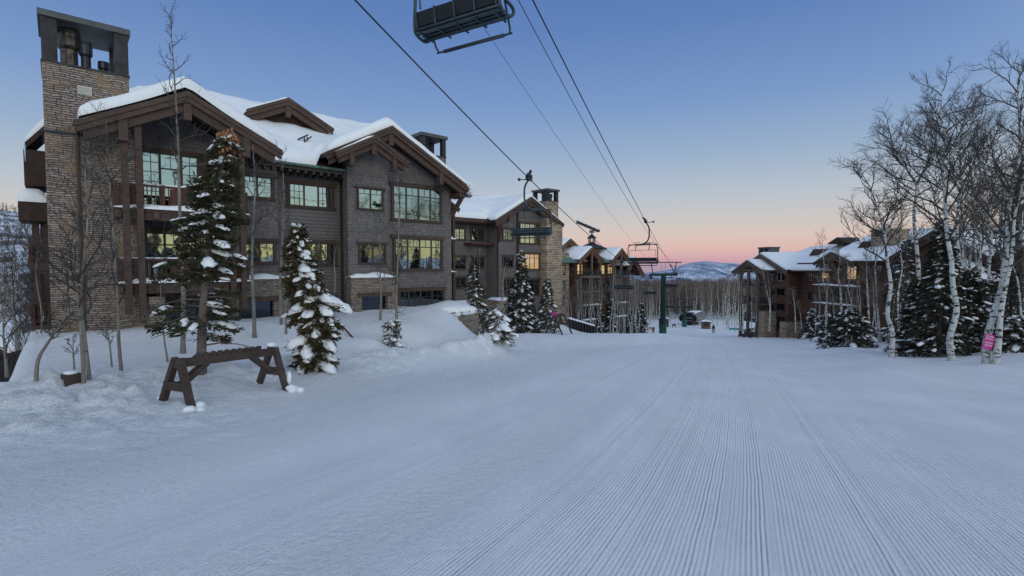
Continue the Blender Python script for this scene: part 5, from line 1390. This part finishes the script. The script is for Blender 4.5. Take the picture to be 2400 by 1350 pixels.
def lift_tower(loc, rz, H, gauge, zl, zr, label):
    t = empty('lift_tower', loc, rz); tag(t, label, 'lift tower', 'lift towers')
    b = MB(); b.tube([(0, 0, -.5), (0, 0, 1.5), (0, 0, 1.55), (0, 0, 1.9)], [.62, .62, .66, .55], 12); b.build('base', M['lift_green'], t)
    m = MB(); m.tube([(0, 0, 1.9), (0, 0, H)], [.48, .42], 14); m.build('mast', M['mast_green'], t, False)
    l = MB()
    for s in (-.22, .22): l.tube([(s, -.62, 1.0), (s, -.62, H - .3)], .025, 5)
    for i in range(int((H - 1.5) / .32)): l.tube([(-.22, -.62, 1.2 + i * .32), (.22, -.62, 1.2 + i * .32)], .018, 4)
    l.build('ladder', M['lift_dark'], t)
    c = MB(); c.box(-gauge / 2 - .2, gauge / 2 + .2, -.24, .24, H, H + .42); c.build('crossarm', M['mast_green'], t)
    hw = gauge / 2
    f = MB()
    for s in (-1, 1):
        f.beam((s * hw * .86, 0, H + .42), (s * hw * 1.02, 0, H + 2.25), .14, .14)
    f.box(-hw * 1.45, hw * 1.45, -.07, .07, H + 2.25, H + 2.42)
    for x in (-.3, .3): f.beam((x, 0, H + .42), (x, 0, H + 2.24), .04, .04)
    f.build('lifting_frame', M['lift_dark'], t)
    for s, z in ((-1, zl), (1, zr)):
        a = MB(); x = s * hw
        for i in range(6):
            y = (i - 2.5) * .52; a.tube([(x - .05, y, z - .24 + y * -.10), (x + .05, y, z - .24 + y * -.10)], .21, 12)
        a.beam((x + .12 * s, -1.6, z - .28 + .16), (x + .12 * s, 1.6, z - .28 - .16), .07, .22)
        a.box(x - .16, x + .16, -.14, .14, H + .1, z - .3) if z - .3 > H + .1 else a.box(x - .16, x + .16, -.14, .14, z - .5, H + .4)
        a.build('sheave_train', M['lift_dark'], t)
        w = MB(); xo = x + s * .75
        w.box(xo - .28, xo + .28, -1.9, 1.9, z - .95, z - .90)
        for yy in (-1.9, 0, 1.9): w.tube([(xo + s * .26, yy, z - .9), (xo + s * .26, yy, z + .05)], .02, 4)
        w.tube([(xo + s * .26, -1.9, z + .05), (xo + s * .26, 1.9, z + .05)], .02, 4); w.tube([(xo + s * .26, -1.9, z - .4), (xo + s * .26, 1.9, z - .4)], .015, 4)
        w.box(min(x, xo) , max(x, xo), -.08, .08, z - 1.06, z - .96)
        w.build('work_platform', M['lift_dark'], t)
    return t
ta = math.atan2(sl, 1)
tc = (tL + tR) / 2; base = hit(1557, 783)
g0 = gz(tc.x, tc.y)
tw = lift_tower((tc.x, 88, g0), -ta * .55, tc.z - g0 - .25, 4.1, (tL.z - g0), (tR.z - g0), 'tall green lift tower with crossarm standing on the groomed run')

def make_chair(label, slats=True):
    """axes: x across the chair, y the way it faces, z up; origin at the rope clamp"""
    r = empty('lift_chair', (0, 0, 0)); tag(r, label, 'chairlift', 'chairs hanging from the lift')
    g = MB(); g.box(-.09, .09, -.34, .34, -.10, .10); g.box(-.14, -.02, -.2, .5, .08, .2); g.beam((.0, .1, .12), (-.26, .42, .34), .12, .09)
    g.tube([(.05, 0, -.08), (.55, .02, -.03)], .028, 6); g.tube([(.52, .02, -.03), (.62, .02, -.03)], .085, 10); g.build('grip', M['lift_dark'], r)
    h = MB(); P = [(0, 0, -.05), (.13, 0, -.22), (.25, 0, -.5), (.27, 0, -.95), (.22, 0, -1.3), (.06, 0, -1.55), (-.18, 0, -1.68), (-.40, 0, -1.72)]
    h.tube(smooth_path(P, 3), .055, 8); h.build('hanger', M['chair_paint'], r, True)
    f = MB(); f.beam((-.75, 0, -1.76), (.35, 0, -1.70), .14, .13)
    xs = -.2
    L = smooth_path([(xs - .3, 0, -1.74), (xs - .85, 0, -1.76), (xs - 1.02, 0, -1.84), (xs - 1.09, 0, -2.05), (xs - 1.10, 0, -2.5), (xs - 1.10, .0, -2.95), (xs - 1.10, .06, -3.12), (xs - 1.10, .34, -3.16), (xs - 1.10, .52, -3.05), (xs - 1.10, .50, -2.92), (xs - 1.10, .10, -2.88)], 3)
    f.tube(L, .036, 7)
    f.tube([(2 * xs - p[0], p[1], p[2] + .03) for p in L], .036, 7)
    f.tube([(-1.3, 0, -1.75), (.9, 0, -1.71)], .036, 7)
    f.tube([(-1.3, .30, -3.16), (.9, .30, -3.16)], .03, 6); f.tube([(-1.3, .02, -3.06), (.9, .02, -3.06)], .03, 6)
    f.build('frame', M['chair_paint'], r, True)
    s = MB()
    for i in range(4):
        a = xs - 1.04 + i * .525
        s.box(a, a + .505, .02, .50, -3.10, -3.02)
    s.build('seat', M['chair_cushion'], r)
    s = MB()
    for i in range(3): s.box(xs - 1.05, xs + 1.05, .04 + i * .15, .13 + i * .15, -3.135, -3.105)
    for i in range(5): s.box(xs - .95 + i * .475 - .02, xs - .95 + i * .475 + .02, .0, .50, -3.16, -3.136)
    s.build('seat_slats', M['chair_paint'], r)
    b = MB(); bd = MB()
    for i in range(2):
        z = -3.00 + i * .135; y = -.01 - i * .03
        b.box(xs - 1.05, xs + 1.05, y + .075, y + .095, z, z + .085)
    for i in range(5): b.beam((xs - 1.02 + i * .51, .0, -3.04), (xs - 1.02 + i * .51, -.07, -2.70), .035, .03)
    b.build('backrest', M['chair_paint'], r)
    for i in range(4):
        a = xs - 1.04 + i * .525; bd.add([(a, .012, -3.0), (a + .505, .012, -3.0), (a + .505, -.06, -2.72), (a, -.06, -2.72), (a, .07, -3.0), (a + .505, .07, -3.0), (a + .505, -.01, -2.72), (a, -.01, -2.72)], [(0, 1, 2, 3), (7, 6, 5, 4), (0, 4, 5, 1), (1, 5, 6, 2), (2, 6, 7, 3), (3, 7, 4, 0)])
    bd.build('back_cushion', M['chair_cushion'], r)
    w = MB()
    w.tube(smooth_path([(xs - .96, .02, -2.62), (xs - .97, -.02, -2.3), (xs - .93, -.05, -2.2), (xs - .8, -.05, -2.17), (xs + .8, -.05, -2.15), (xs + .93, -.05, -2.18), (xs + .97, -.02, -2.28), (xs + .96, .02, -2.6)], 2), .017, 6)
    for x in (xs - .5, xs + .5): w.tube([(x, .0, -1.72), (x - .05, -.03, -2.17)], .028, 6); w.tube([(x - .22, .02, -1.60), (x + .3, .02, -1.58)], .02, 5); w.tube([(x, .01, -1.60), (x, .01, -1.74)], .02, 5)
    w.build('inner_frame', M['chair_paint'], r, True)
    bar = MB()
    bar.tube(smooth_path([(xs - 1.14, .05, -2.75), (xs - 1.0, .45, -3.0), (xs - .98, .60, -3.20), (xs - .94, .66, -3.29), (xs - .85, .67, -3.31), (xs + .85, .67, -3.31), (xs + .94, .66, -3.29), (xs + .98, .60, -3.20), (xs + 1.0, .45, -3.0), (xs + 1.14, .05, -2.75)], 2), .022, 6)
    bar.tube([(xs - .8, .67, -3.31), (xs + .8, .67, -3.31)], .04, 6)
    return r, bar
def chair_at(proto, first, fn, y, facing, s, label, dz=0):
    o = proto if first else copy_tree(proto)
    o.location = fn(y) + Vector((0, 0, dz)); o.rotation_euler = (0, 0, -ta + (PI if facing else 0)); o.scale = (s, s, s); o['label'] = label
    return o
c0, bar = make_chair('x'); bo = bar.build('safety_bar', M['chair_paint'], c0, True)
chair_at(c0, True, ropeR, 11.35, 0, 1.04, 'nearest lift chair seen from below at the top of the picture')
c0.rotation_euler = (R(-3), R(0), -ta - R(10))
chair_at(c0, False, ropeL, 27.1, 1, .95, 'lift chair with slatted back hanging before the middle condo block')
chair_at(c0, False, ropeR, 44.3, 0, 1.14, 'lift chair silhouetted against the pink sky')
for fn, y, fc, s, lab in ((ropeL, 57.5, 1, .95, 'lift chair in front of the timber lodge'), (ropeL, 84.5, 1, .95, 'lift chair just left of the green tower'), (ropeR, 77, 0, 1.0, 'lift chair passing right of the green tower')):
    chair_at(c0, False, fn, y, fc, s, lab)
farL = lambda y: tL.lerp(Vector((tcx.x - 2.2, TERM, -9.2)), (y - 88) / (TERM - 88)); farR = lambda y: tR.lerp(Vector((tcx.x + 1.8, TERM, -8.9)), (y - 88) / (TERM - 88))
chair_at(c0, False, farL, 112, 1, .95, 'far lift chair half hidden by the green mast')
chair_at(c0, False, farR, 118, 0, .95, 'far lift chair above the lower terminal')
# small tower at the terminal
px_ = at(1604, 764, 134)
lift_tower((px_.x, 134, gz(px_.x, 134)), -ta * .5, 5.0, 3.7, 5.6, 5.7, 'short dark lift tower directly before the lower terminal')
# lower terminal
tp = at(1615, 766, TERM + 2); tz = gz(tp.x, tp.y)
te = empty('lift_terminal', (tp.x, tp.y, tz - 1.2), -ta * 1.55); tag(te, 'dark rounded lift terminal with pale curved shell at the bottom of the run', 'lift terminal')
NS, NR = 18, 16; V, F = [], []
for i in range(NR + 1):
    y = -1.5 + 13 * i / NR; s = 1.0 if i > 3 else (.80, .93, .98, 1.0)[i]
    s *= 1.0 if i < NR - 2 else (.97, .9, .7)[i - NR + 2]
    for k in range(NS):
        a = 2 * PI * k / NS; cx_, cz_ = math.cos(a), math.sin(a)
        ex = math.copysign(abs(cx_) ** .75, cx_) * 2.75; ez = math.copysign(abs(cz_) ** .7, cz_) * (1.35 if cz_ > 0 else 1.45)
        if cz_ > 0: ex *= .88 + .12 * (1 - cz_)
        V.append((ex * s, y, 3.2 + ez * s))
for i in range(NR):
    for k in range(NS): k2 = (k + 1) % NS; F.append((i * NS + k, i * NS + k2, (i + 1) * NS + k2, (i + 1) * NS + k))
b = MB(); b.add(V, F + [tuple(range(NS - 1, -1, -1))]); b.build('shell', M['lift_shell'], te, True)
b = MB(); b.prism([(-2.45, 3.3), (-2.15, 2.55), (-1.2, 2.0), (1.2, 2.0), (2.15, 2.55), (2.45, 3.3), (1.9, 4.2), (-1.9, 4.2)], -1.75, -1.35); b.prism([(-1.2, 4.1), (1.2, 4.1), (1.0, 4.75), (-1.0, 4.75)], -1.6, 1.0); b.build('front_fascia', M['black_glass'], te)
b = MB(); b.box(-1.3, 1.3, -1.9, -1.76, 3.25, 3.45); b.box(-1.6, 1.6, -1.9, -1.76, 2.55, 2.65); b.build('front_trim', M['lift_shell'], te)
for y in (.5, 8): 
    b = MB(); b.box(-.7, .7, y - .5, y + .5, -.5, 1.9); b.build('leg', M['lift_dark'], te)
k = MB(); snow_strip(k, -1.5, 1.6, .5, 10, 4.45, .25, 2, .5); k.build('terminal_snow', M['snow'], te, True)
k = MB(); k.box(.5, 2.3, -3.2, -2.2, 0.1, .5); k.build('loading_board', M['lift_dark'], te)

# ================================================================== SMALL THINGS
def block(name, loc, rz, label, cat, build, group=None):
    e = empty(name, loc, rz); tag(e, label, cat, group); build(e); return e
def sk_rack(e, L=4.2, ht=1.25, w=1.5, notch=10, mat='rackwood', snow=True):
    for s in (0, 1):
        x = s * L
        for q in (-1, 1):
            m = MB(); m.beam((x, q * w / 2, -.25), (x, q * .06, ht), .11, .13, (1, 0, 0)); lg = m.build('leg', M[mat], e)
        m = MB(); m.beam((x, -w * .31, ht * .42), (x, w * .31, ht * .42), .12, .17, (0, 0, 1)); m.build('cross_tie', M[mat], e)
        m = MB(); sx = 1 if s == 0 else -1
        m.beam((x + sx * .02, 0, ht * .40), (x + sx * ht * .62, 0, ht - .16), .10, .18, (0, 1, 0)); m.build('brace', M[mat], e)
    m = MB(); m.box(-.05, L + .05, -.07, .07, ht - .19, ht - .02)
    for i in range(notch):
        a = .35 + (L - .7) * i / notch; b = .35 + (L - .7) * (i + 1) / notch - .05
        m.add([(a, -.07, ht - .021), (b, -.07, ht - .021), (b, -.07, ht + .075), (a, .07 - .14, ht - .01), (a, .07, ht - .021), (b, .07, ht - .021), (b, .07, ht + .075), (a, .07, ht - .01)], [(0, 1, 2, 3), (7, 6, 5, 4), (0, 4, 5, 1), (1, 5, 6, 2), (2, 6, 7, 3), (3, 7, 4, 0)])
    m.build('notched_beam', M[mat], e)
    if snow:
        k = MB(); rr = random.Random(4)
        k.blob((L - .05, 0, ht + .07), .13, .1, .06, 1); k.blob((L + .09, -w * .40, .26), .05, .07, .17, 2)
        for i in range(7): k.blob((.07, -w * (.14 + .03 * i), ht * (.62 - .075 * i)), .05 + .02 * rr.random(), .06, .07, i + 3)
        for x, y in ((0, -w / 2), (0, w / 2), (L, w / 2), (L, -w / 2)):
            for i in range(4): k.blob((x + rr.uniform(-.25, .25), y + rr.uniform(-.2, .2), rr.uniform(-.02, .06)), .12, .11, .08, i + 9)
        k.each('snow_clump', M['snow'], e, True)
# foreground rack: feet located on the snow
fa = (hit(378, 950) + hit(450, 957)) / 2; fb = (hit(605, 912) + hit(670, 905)) / 2
d = fb - fa; L = Vector((d.x, d.y, 0)).length; rz = math.atan2(d.y, d.x)
zb = (fa.z + fb.z) / 2
e = empty('ski_rack', (fa.x, fa.y, fa.z), rz); tag(e, 'brown timber ski rack with notched beam standing in the foreground snow', 'ski rack', 'timber ski racks')
hA = (955 - 838) / FPX * fa.y * .98
wA = (hit(450, 957) - hit(376, 948)).length
sk_rack(e, L, hA, 1.15, 10); e.rotation_euler = (0, -math.atan2(d.z, L), rz)
f2_ = hit(1315, 784, 20)
e = empty('ski_rack', (f2_.x - .6, f2_.y, f2_.z), R(68)); tag(e, 'small far ski rack left of the row of dark bins', 'ski rack', 'timber ski racks'); sk_rack(e, 2.6, 1.5, 1.7, 6, 'rackwood', False)
f3_ = at(1752, 778, 70)
e = empty('ski_rack', (f3_.x, 70, gz(f3_.x, 70)), R(40)); tag(e, 'ski rack at the far corner of the red-brown lodge', 'ski rack', 'timber ski racks'); sk_rack(e, 1.8, 1.2, 1.2, 4, 'rackwood', False)
# row of bins
bp = at(1336, 781, 58); bq = at(1388, 780, 60)
for i in range(9):
    p = bp.lerp(bq, i / 8); s = 1.08
    e = empty('storage_bin', (p.x, p.y, gz(bp.x, bp.y) * (1 - i / 8) + gz(bq.x, bq.y) * i / 8), R(30)); tag(e, 'dark upright bin capped with snow in the row beside the far ski rack', 'bin', 'row of snow-capped bins')
    m = MB(); m.add([(-.08 * s, -.3 * s, -.2), (.10 * s, -.3 * s, -.2), (.10 * s, .3 * s, -.2), (-.08 * s, .3 * s, -.2), (-.16 * s, -.38 * s, .86 * s), (.06 * s, -.38 * s, .94 * s), (.06 * s, .38 * s, .94 * s), (-.16 * s, .38 * s, .86 * s)], [(0, 3, 2, 1), (4, 5, 6, 7), (0, 1, 5, 4), (1, 2, 6, 5), (2, 3, 7, 6), (3, 0, 4, 7)]); m.build('body', M['bin'], e)
    k = MB(); snow_strip(k, -.19 * s, .08 * s, -.4 * s, .4 * s, .90 * s, .20 * s, i, .05); k.build('snow_cap', M['snow'], e, True)
# half buried box, hand rail, twig
p = hit(168, 900); e = empty('utility_box', (p.x, p.y, p.z + .06), R(-35)); tag(e, 'small brown box poking out of the snow with a white cap', 'box')
m = MB(); m.box(-.15, .15, -.15, .15, -.15, .17); m.build('body', M['rackwood'], e); k = MB(); k.blob((0, 0, .19), .15, .14, .045, 3); k.build('snow_cap', M['snow'], e, True)
a = at(803, 765, 23.2); b = at(832, 797, 22.2)
e = empty('handrail', a); tag(e, 'brown handrail sinking into the snow right of the snow-loaded fir', 'handrail')
m = MB(); m.tube([(0, 0, 0), b - a], .04, 6); m.build('rail', M['redwood'], e); m = MB(); m.tube([(0, 0, 0), (0, 0, -1)], .04, 6); m.build('post', M['redwood'], e)
# bench and rail on the right bank
p = at(2115, 822, 27); e = empty('timber_bench', (p.x, p.y, gz(p.x, p.y)), R(8)); tag(e, 'dark timber bench with snow between its planks, left of the fir cluster', 'bench')
for z in (.18, .55):
    m = MB(); m.box(-.75, .75, -.16, .16, z, z + .13); m.build('plank', M['rackwood'], e); k = MB(); snow_strip(k, -.72, .72, -.15, .15, z + .132, .07, z); k.build('snow', M['snow'], e, True)
for x in (-.6, .6): m = MB(); m.box(x - .07, x + .07, -.1, .1, -.3, .18); m.box(x - .07, x + .07, -.1, .1, .31, .55); m.build('leg', M['rackwood'], e)
a = at(2040, 786, 44); b = at(2096, 802, 33)
e = empty('guard_rail', (a.x, a.y, gz(a.x, a.y))); tag(e, 'long grey rail half drifted over behind the round low fir', 'rail')
m = MB(); dd = Vector((b.x - a.x, b.y - a.y, gz(b.x, b.y) - gz(a.x, a.y))); m.beam((0, 0, .45), dd + Vector((0, 0, .45)), .06, .32); m.build('rail', M['lift_shell'], e)
for t in (.02, .34, .67, .98): m = MB(); q = dd * t; m.box(q.x - .07, q.x + .07, q.y + .05, q.y + .18, q.z - .5, q.z + .6); m.build('post', M['rackwood'], e)
# magenta sign
p = at(2317, 801, hit(2311, 851).y - .32)
e = empty('warning_sign', p, R(10)); tag(e, 'magenta warning sign with white lettering nailed to the leaning aspen', 'sign'); e.rotation_euler = (0, R(12), R(8))
m = MB(); m.box(-.21, .21, -.015, .0, -.27, .27); m.build('panel', M['magenta'], e)
def text(parent, s, size, loc, mat):
    c = bpy.data.curves.new('lettering', 'FONT'); c.body = s; c.size = size; c.align_x = 'CENTER'; c.align_y = 'CENTER'; c.extrude = .002
    t = bpy.data.objects.new('t', c); COL.objects.link(t); dg = bpy.context.evaluated_depsgraph_get()
    me = bpy.data.meshes.new_from_object(t.evaluated_get(dg)); bpy.data.objects.remove(t)
    me.transform(Matrix.Rotation(PI / 2, 4, 'X')); me.materials.clear(); me.materials.append(M[mat])
    o = bpy.data.objects.new('lettering', me); COL.objects.link(o); o.parent = parent; o.location = loc; return o
text(e, 'SKI AREA', .085, (0, -.02, .19), 'sign_white'); text(e, 'BOUNDARY', .075, (0, -.02, .10), 'sign_white'); text(e, 'DANGER', .085, (0, -.02, -.04), 'sign_white'); text(e, 'SLOW', .115, (0, -.02, -.14), 'sign_white')
# pink ribbon flag by the rack
p = at(1300, 737, 46); e = empty('marker_flag', (p.x, p.y, p.z)); tag(e, 'pink marker flag hanging by the small fir before the stone chimney', 'flag')
m = MB(); m.box(-.22, .22, -.01, .01, -.25, .2); m.build('cloth', M['magenta'], e); m = MB(); m.tube([(-.24, 0, .3), (-.24, 0, -1.9)], .02, 5); m.build('pole', M['rackwood'], e)
# things round the terminal
def hutb(w, d, h, mat, roof):
    def f(e):
        m = MB(); m.box(-w / 2, w / 2, -d / 2, d / 2, -.4, h); m.build('wall', M[mat], e)
        m = MB(); m.slab((-w / 2 - .2, -d / 2 - .2, h + .05), (0, -d / 2 - .2, h + roof), (0, d / 2 + .2, h + roof), (-w / 2 - .2, d / 2 + .2, h + .05), .08); m.slab((0, -d / 2 - .2, h + roof), (w / 2 + .2, -d / 2 - .2, h + .05), (w / 2 + .2, d / 2 + .2, h + .05), (0, d / 2 + .2, h + roof), .08); m.build('roof', M['soffit'], e)
        k = MB(); snow_strip(k, -w / 2 - .15, w / 2 + .15, -d / 2, d / 2, h + roof * .6, .3, w); k.build('roof_snow', M['snow'], e, True)
        m = MB(); m.box(-w * .3, w * .3, -d / 2 - .03, -d / 2 - .002, h * .45, h * .85); m.build('window', M['dark_glass'], e)
    return f
def onr(px, Y): 
    X = Y * (px - CX) / FPX; return (X, Y, gz(X, Y))
block('lift_hut', onr(1656, 128), R(-15), 'small dark operator hut right of the lift terminal', 'hut', hutb(2.0, 2.0, 1.6, 'lodge_timber', .35))
block('lift_hut', onr(1557, 134), R(10), 'round-topped brown hut behind the green mast', 'hut', hutb(1.8, 2.0, 1.9, 'lodge_wall', .5))
def frameb(w, h, mat, legs=2):
    def f(e):
        m = MB(); m.box(-w / 2, w / 2, -.04, .04, h * .55, h); m.build('board', M[mat], e)
        for i in range(legs): x = -w / 2 + .1 + (w - .2) * i / (legs - 1); m = MB(); m.box(x - .05, x + .05, -.05, .05, -.3, h * .55 if True else h); m.build('post', M[mat], e)
    return f
block('sign_board', onr(1529, 118), R(-10), 'low reddish board on posts left of the green tower', 'sign', frameb(1.4, .8, 'red_wood'))
block('easel_sign', onr(1532, 98), R(20), 'small reddish easel sign just left of the tower foot', 'sign', frameb(.5, 1.3, 'red_wood'))
block('marker_box', onr(1581, 130), 0, 'small black box left of the lift terminal', 'box', frameb(.9, .9, 'black_glass'))
block('green_banner', onr(1724, 112), R(-20), 'low green banner fence beside the red-brown lodge', 'banner', frameb(2.2, .9, 'green_fabric', 3))
# rubble and low fence at the foot of the far wood
# ------------------------------------------------------------------ skier
def skier(loc, rz):
    e = empty('person', loc, rz); tag(e, 'person in dark ski clothes standing alone on the run', 'person')
    J = [(0, 0, .95), (0, .02, 1.2), (0, .03, 1.42), (0, .03, 1.52), (0, .05, 1.62), (0, .05, 1.74),
         (-.10, 0, .90), (-.14, .06, .50), (-.15, -.02, .10), (-.15, .14, .05), (.10, 0, .90), (.14, .06, .50), (.15, -.02, .10), (.15, .14, .05),
         (-.20, .03, 1.42), (-.29, .0, 1.15), (-.27, .18, .98), (-.27, .24, .94), (.20, .03, 1.42), (.29, 0, 1.15), (.27, .18, .98), (.27, .24, .94)]
    E_ = [(0, 1), (1, 2), (2, 3), (3, 4), (4, 5), (0, 6), (6, 7), (7, 8), (8, 9), (0, 10), (10, 11), (11, 12), (12, 13), (2, 14), (14, 15), (15, 16), (16, 17), (2, 18), (18, 19), (19, 20), (20, 21)]
    rad = [.17, .17, .18, .07, .10, .09, .12, .09, .08, .07, .12, .09, .08, .07, .09, .07, .055, .05, .09, .07, .055, .05]
    me = bpy.data.meshes.new('body'); me.from_pydata(J, E_, []); me.materials.append(M['jacket'])
    o = bpy.data.objects.new('body', me); COL.objects.link(o); o.parent = e
    md = o.modifiers.new('skin', 'SKIN'); md.use_smooth_shade = True
    for v, r in zip(me.skin_vertices[0].data, rad): v.radius = (r, r * .85 if r > .1 else r)
    me.skin_vertices[0].data[0].use_root = True
    s = o.modifiers.new('sub', 'SUBSURF'); s.levels = 1; s.render_levels = 2
    m = MB(); m.blob((0, .05, 1.74), .125, .14, .12, 1, 0, 1); m.build('helmet', M['black_glass'], e, True)
    m = MB(); m.blob((0, .155, 1.66), .055, .035, .07, 1, 0, 1); m.build('face', M['skin'], e, True)
    for s_ in (-1, 1):
        m = MB(); m.box(s_ * .15 - .05, s_ * .15 + .05, -.75, .85, .0, .03); m.beam((s_ * .15, .85, .015), (s_ * .15, 1.0, .10), .09, .02); m.build('ski', M['ski'], e)
        m = MB(); m.tube([(s_ * .27, .24, .97), (s_ * .40, .35, .02)], .012, 5); m.build('ski_pole', M['dark_metal'], e)
    return e
sp_ = hit(1672, 781, 30); skier((sp_.x, sp_.y, gz(sp_.x, sp_.y)), R(160))
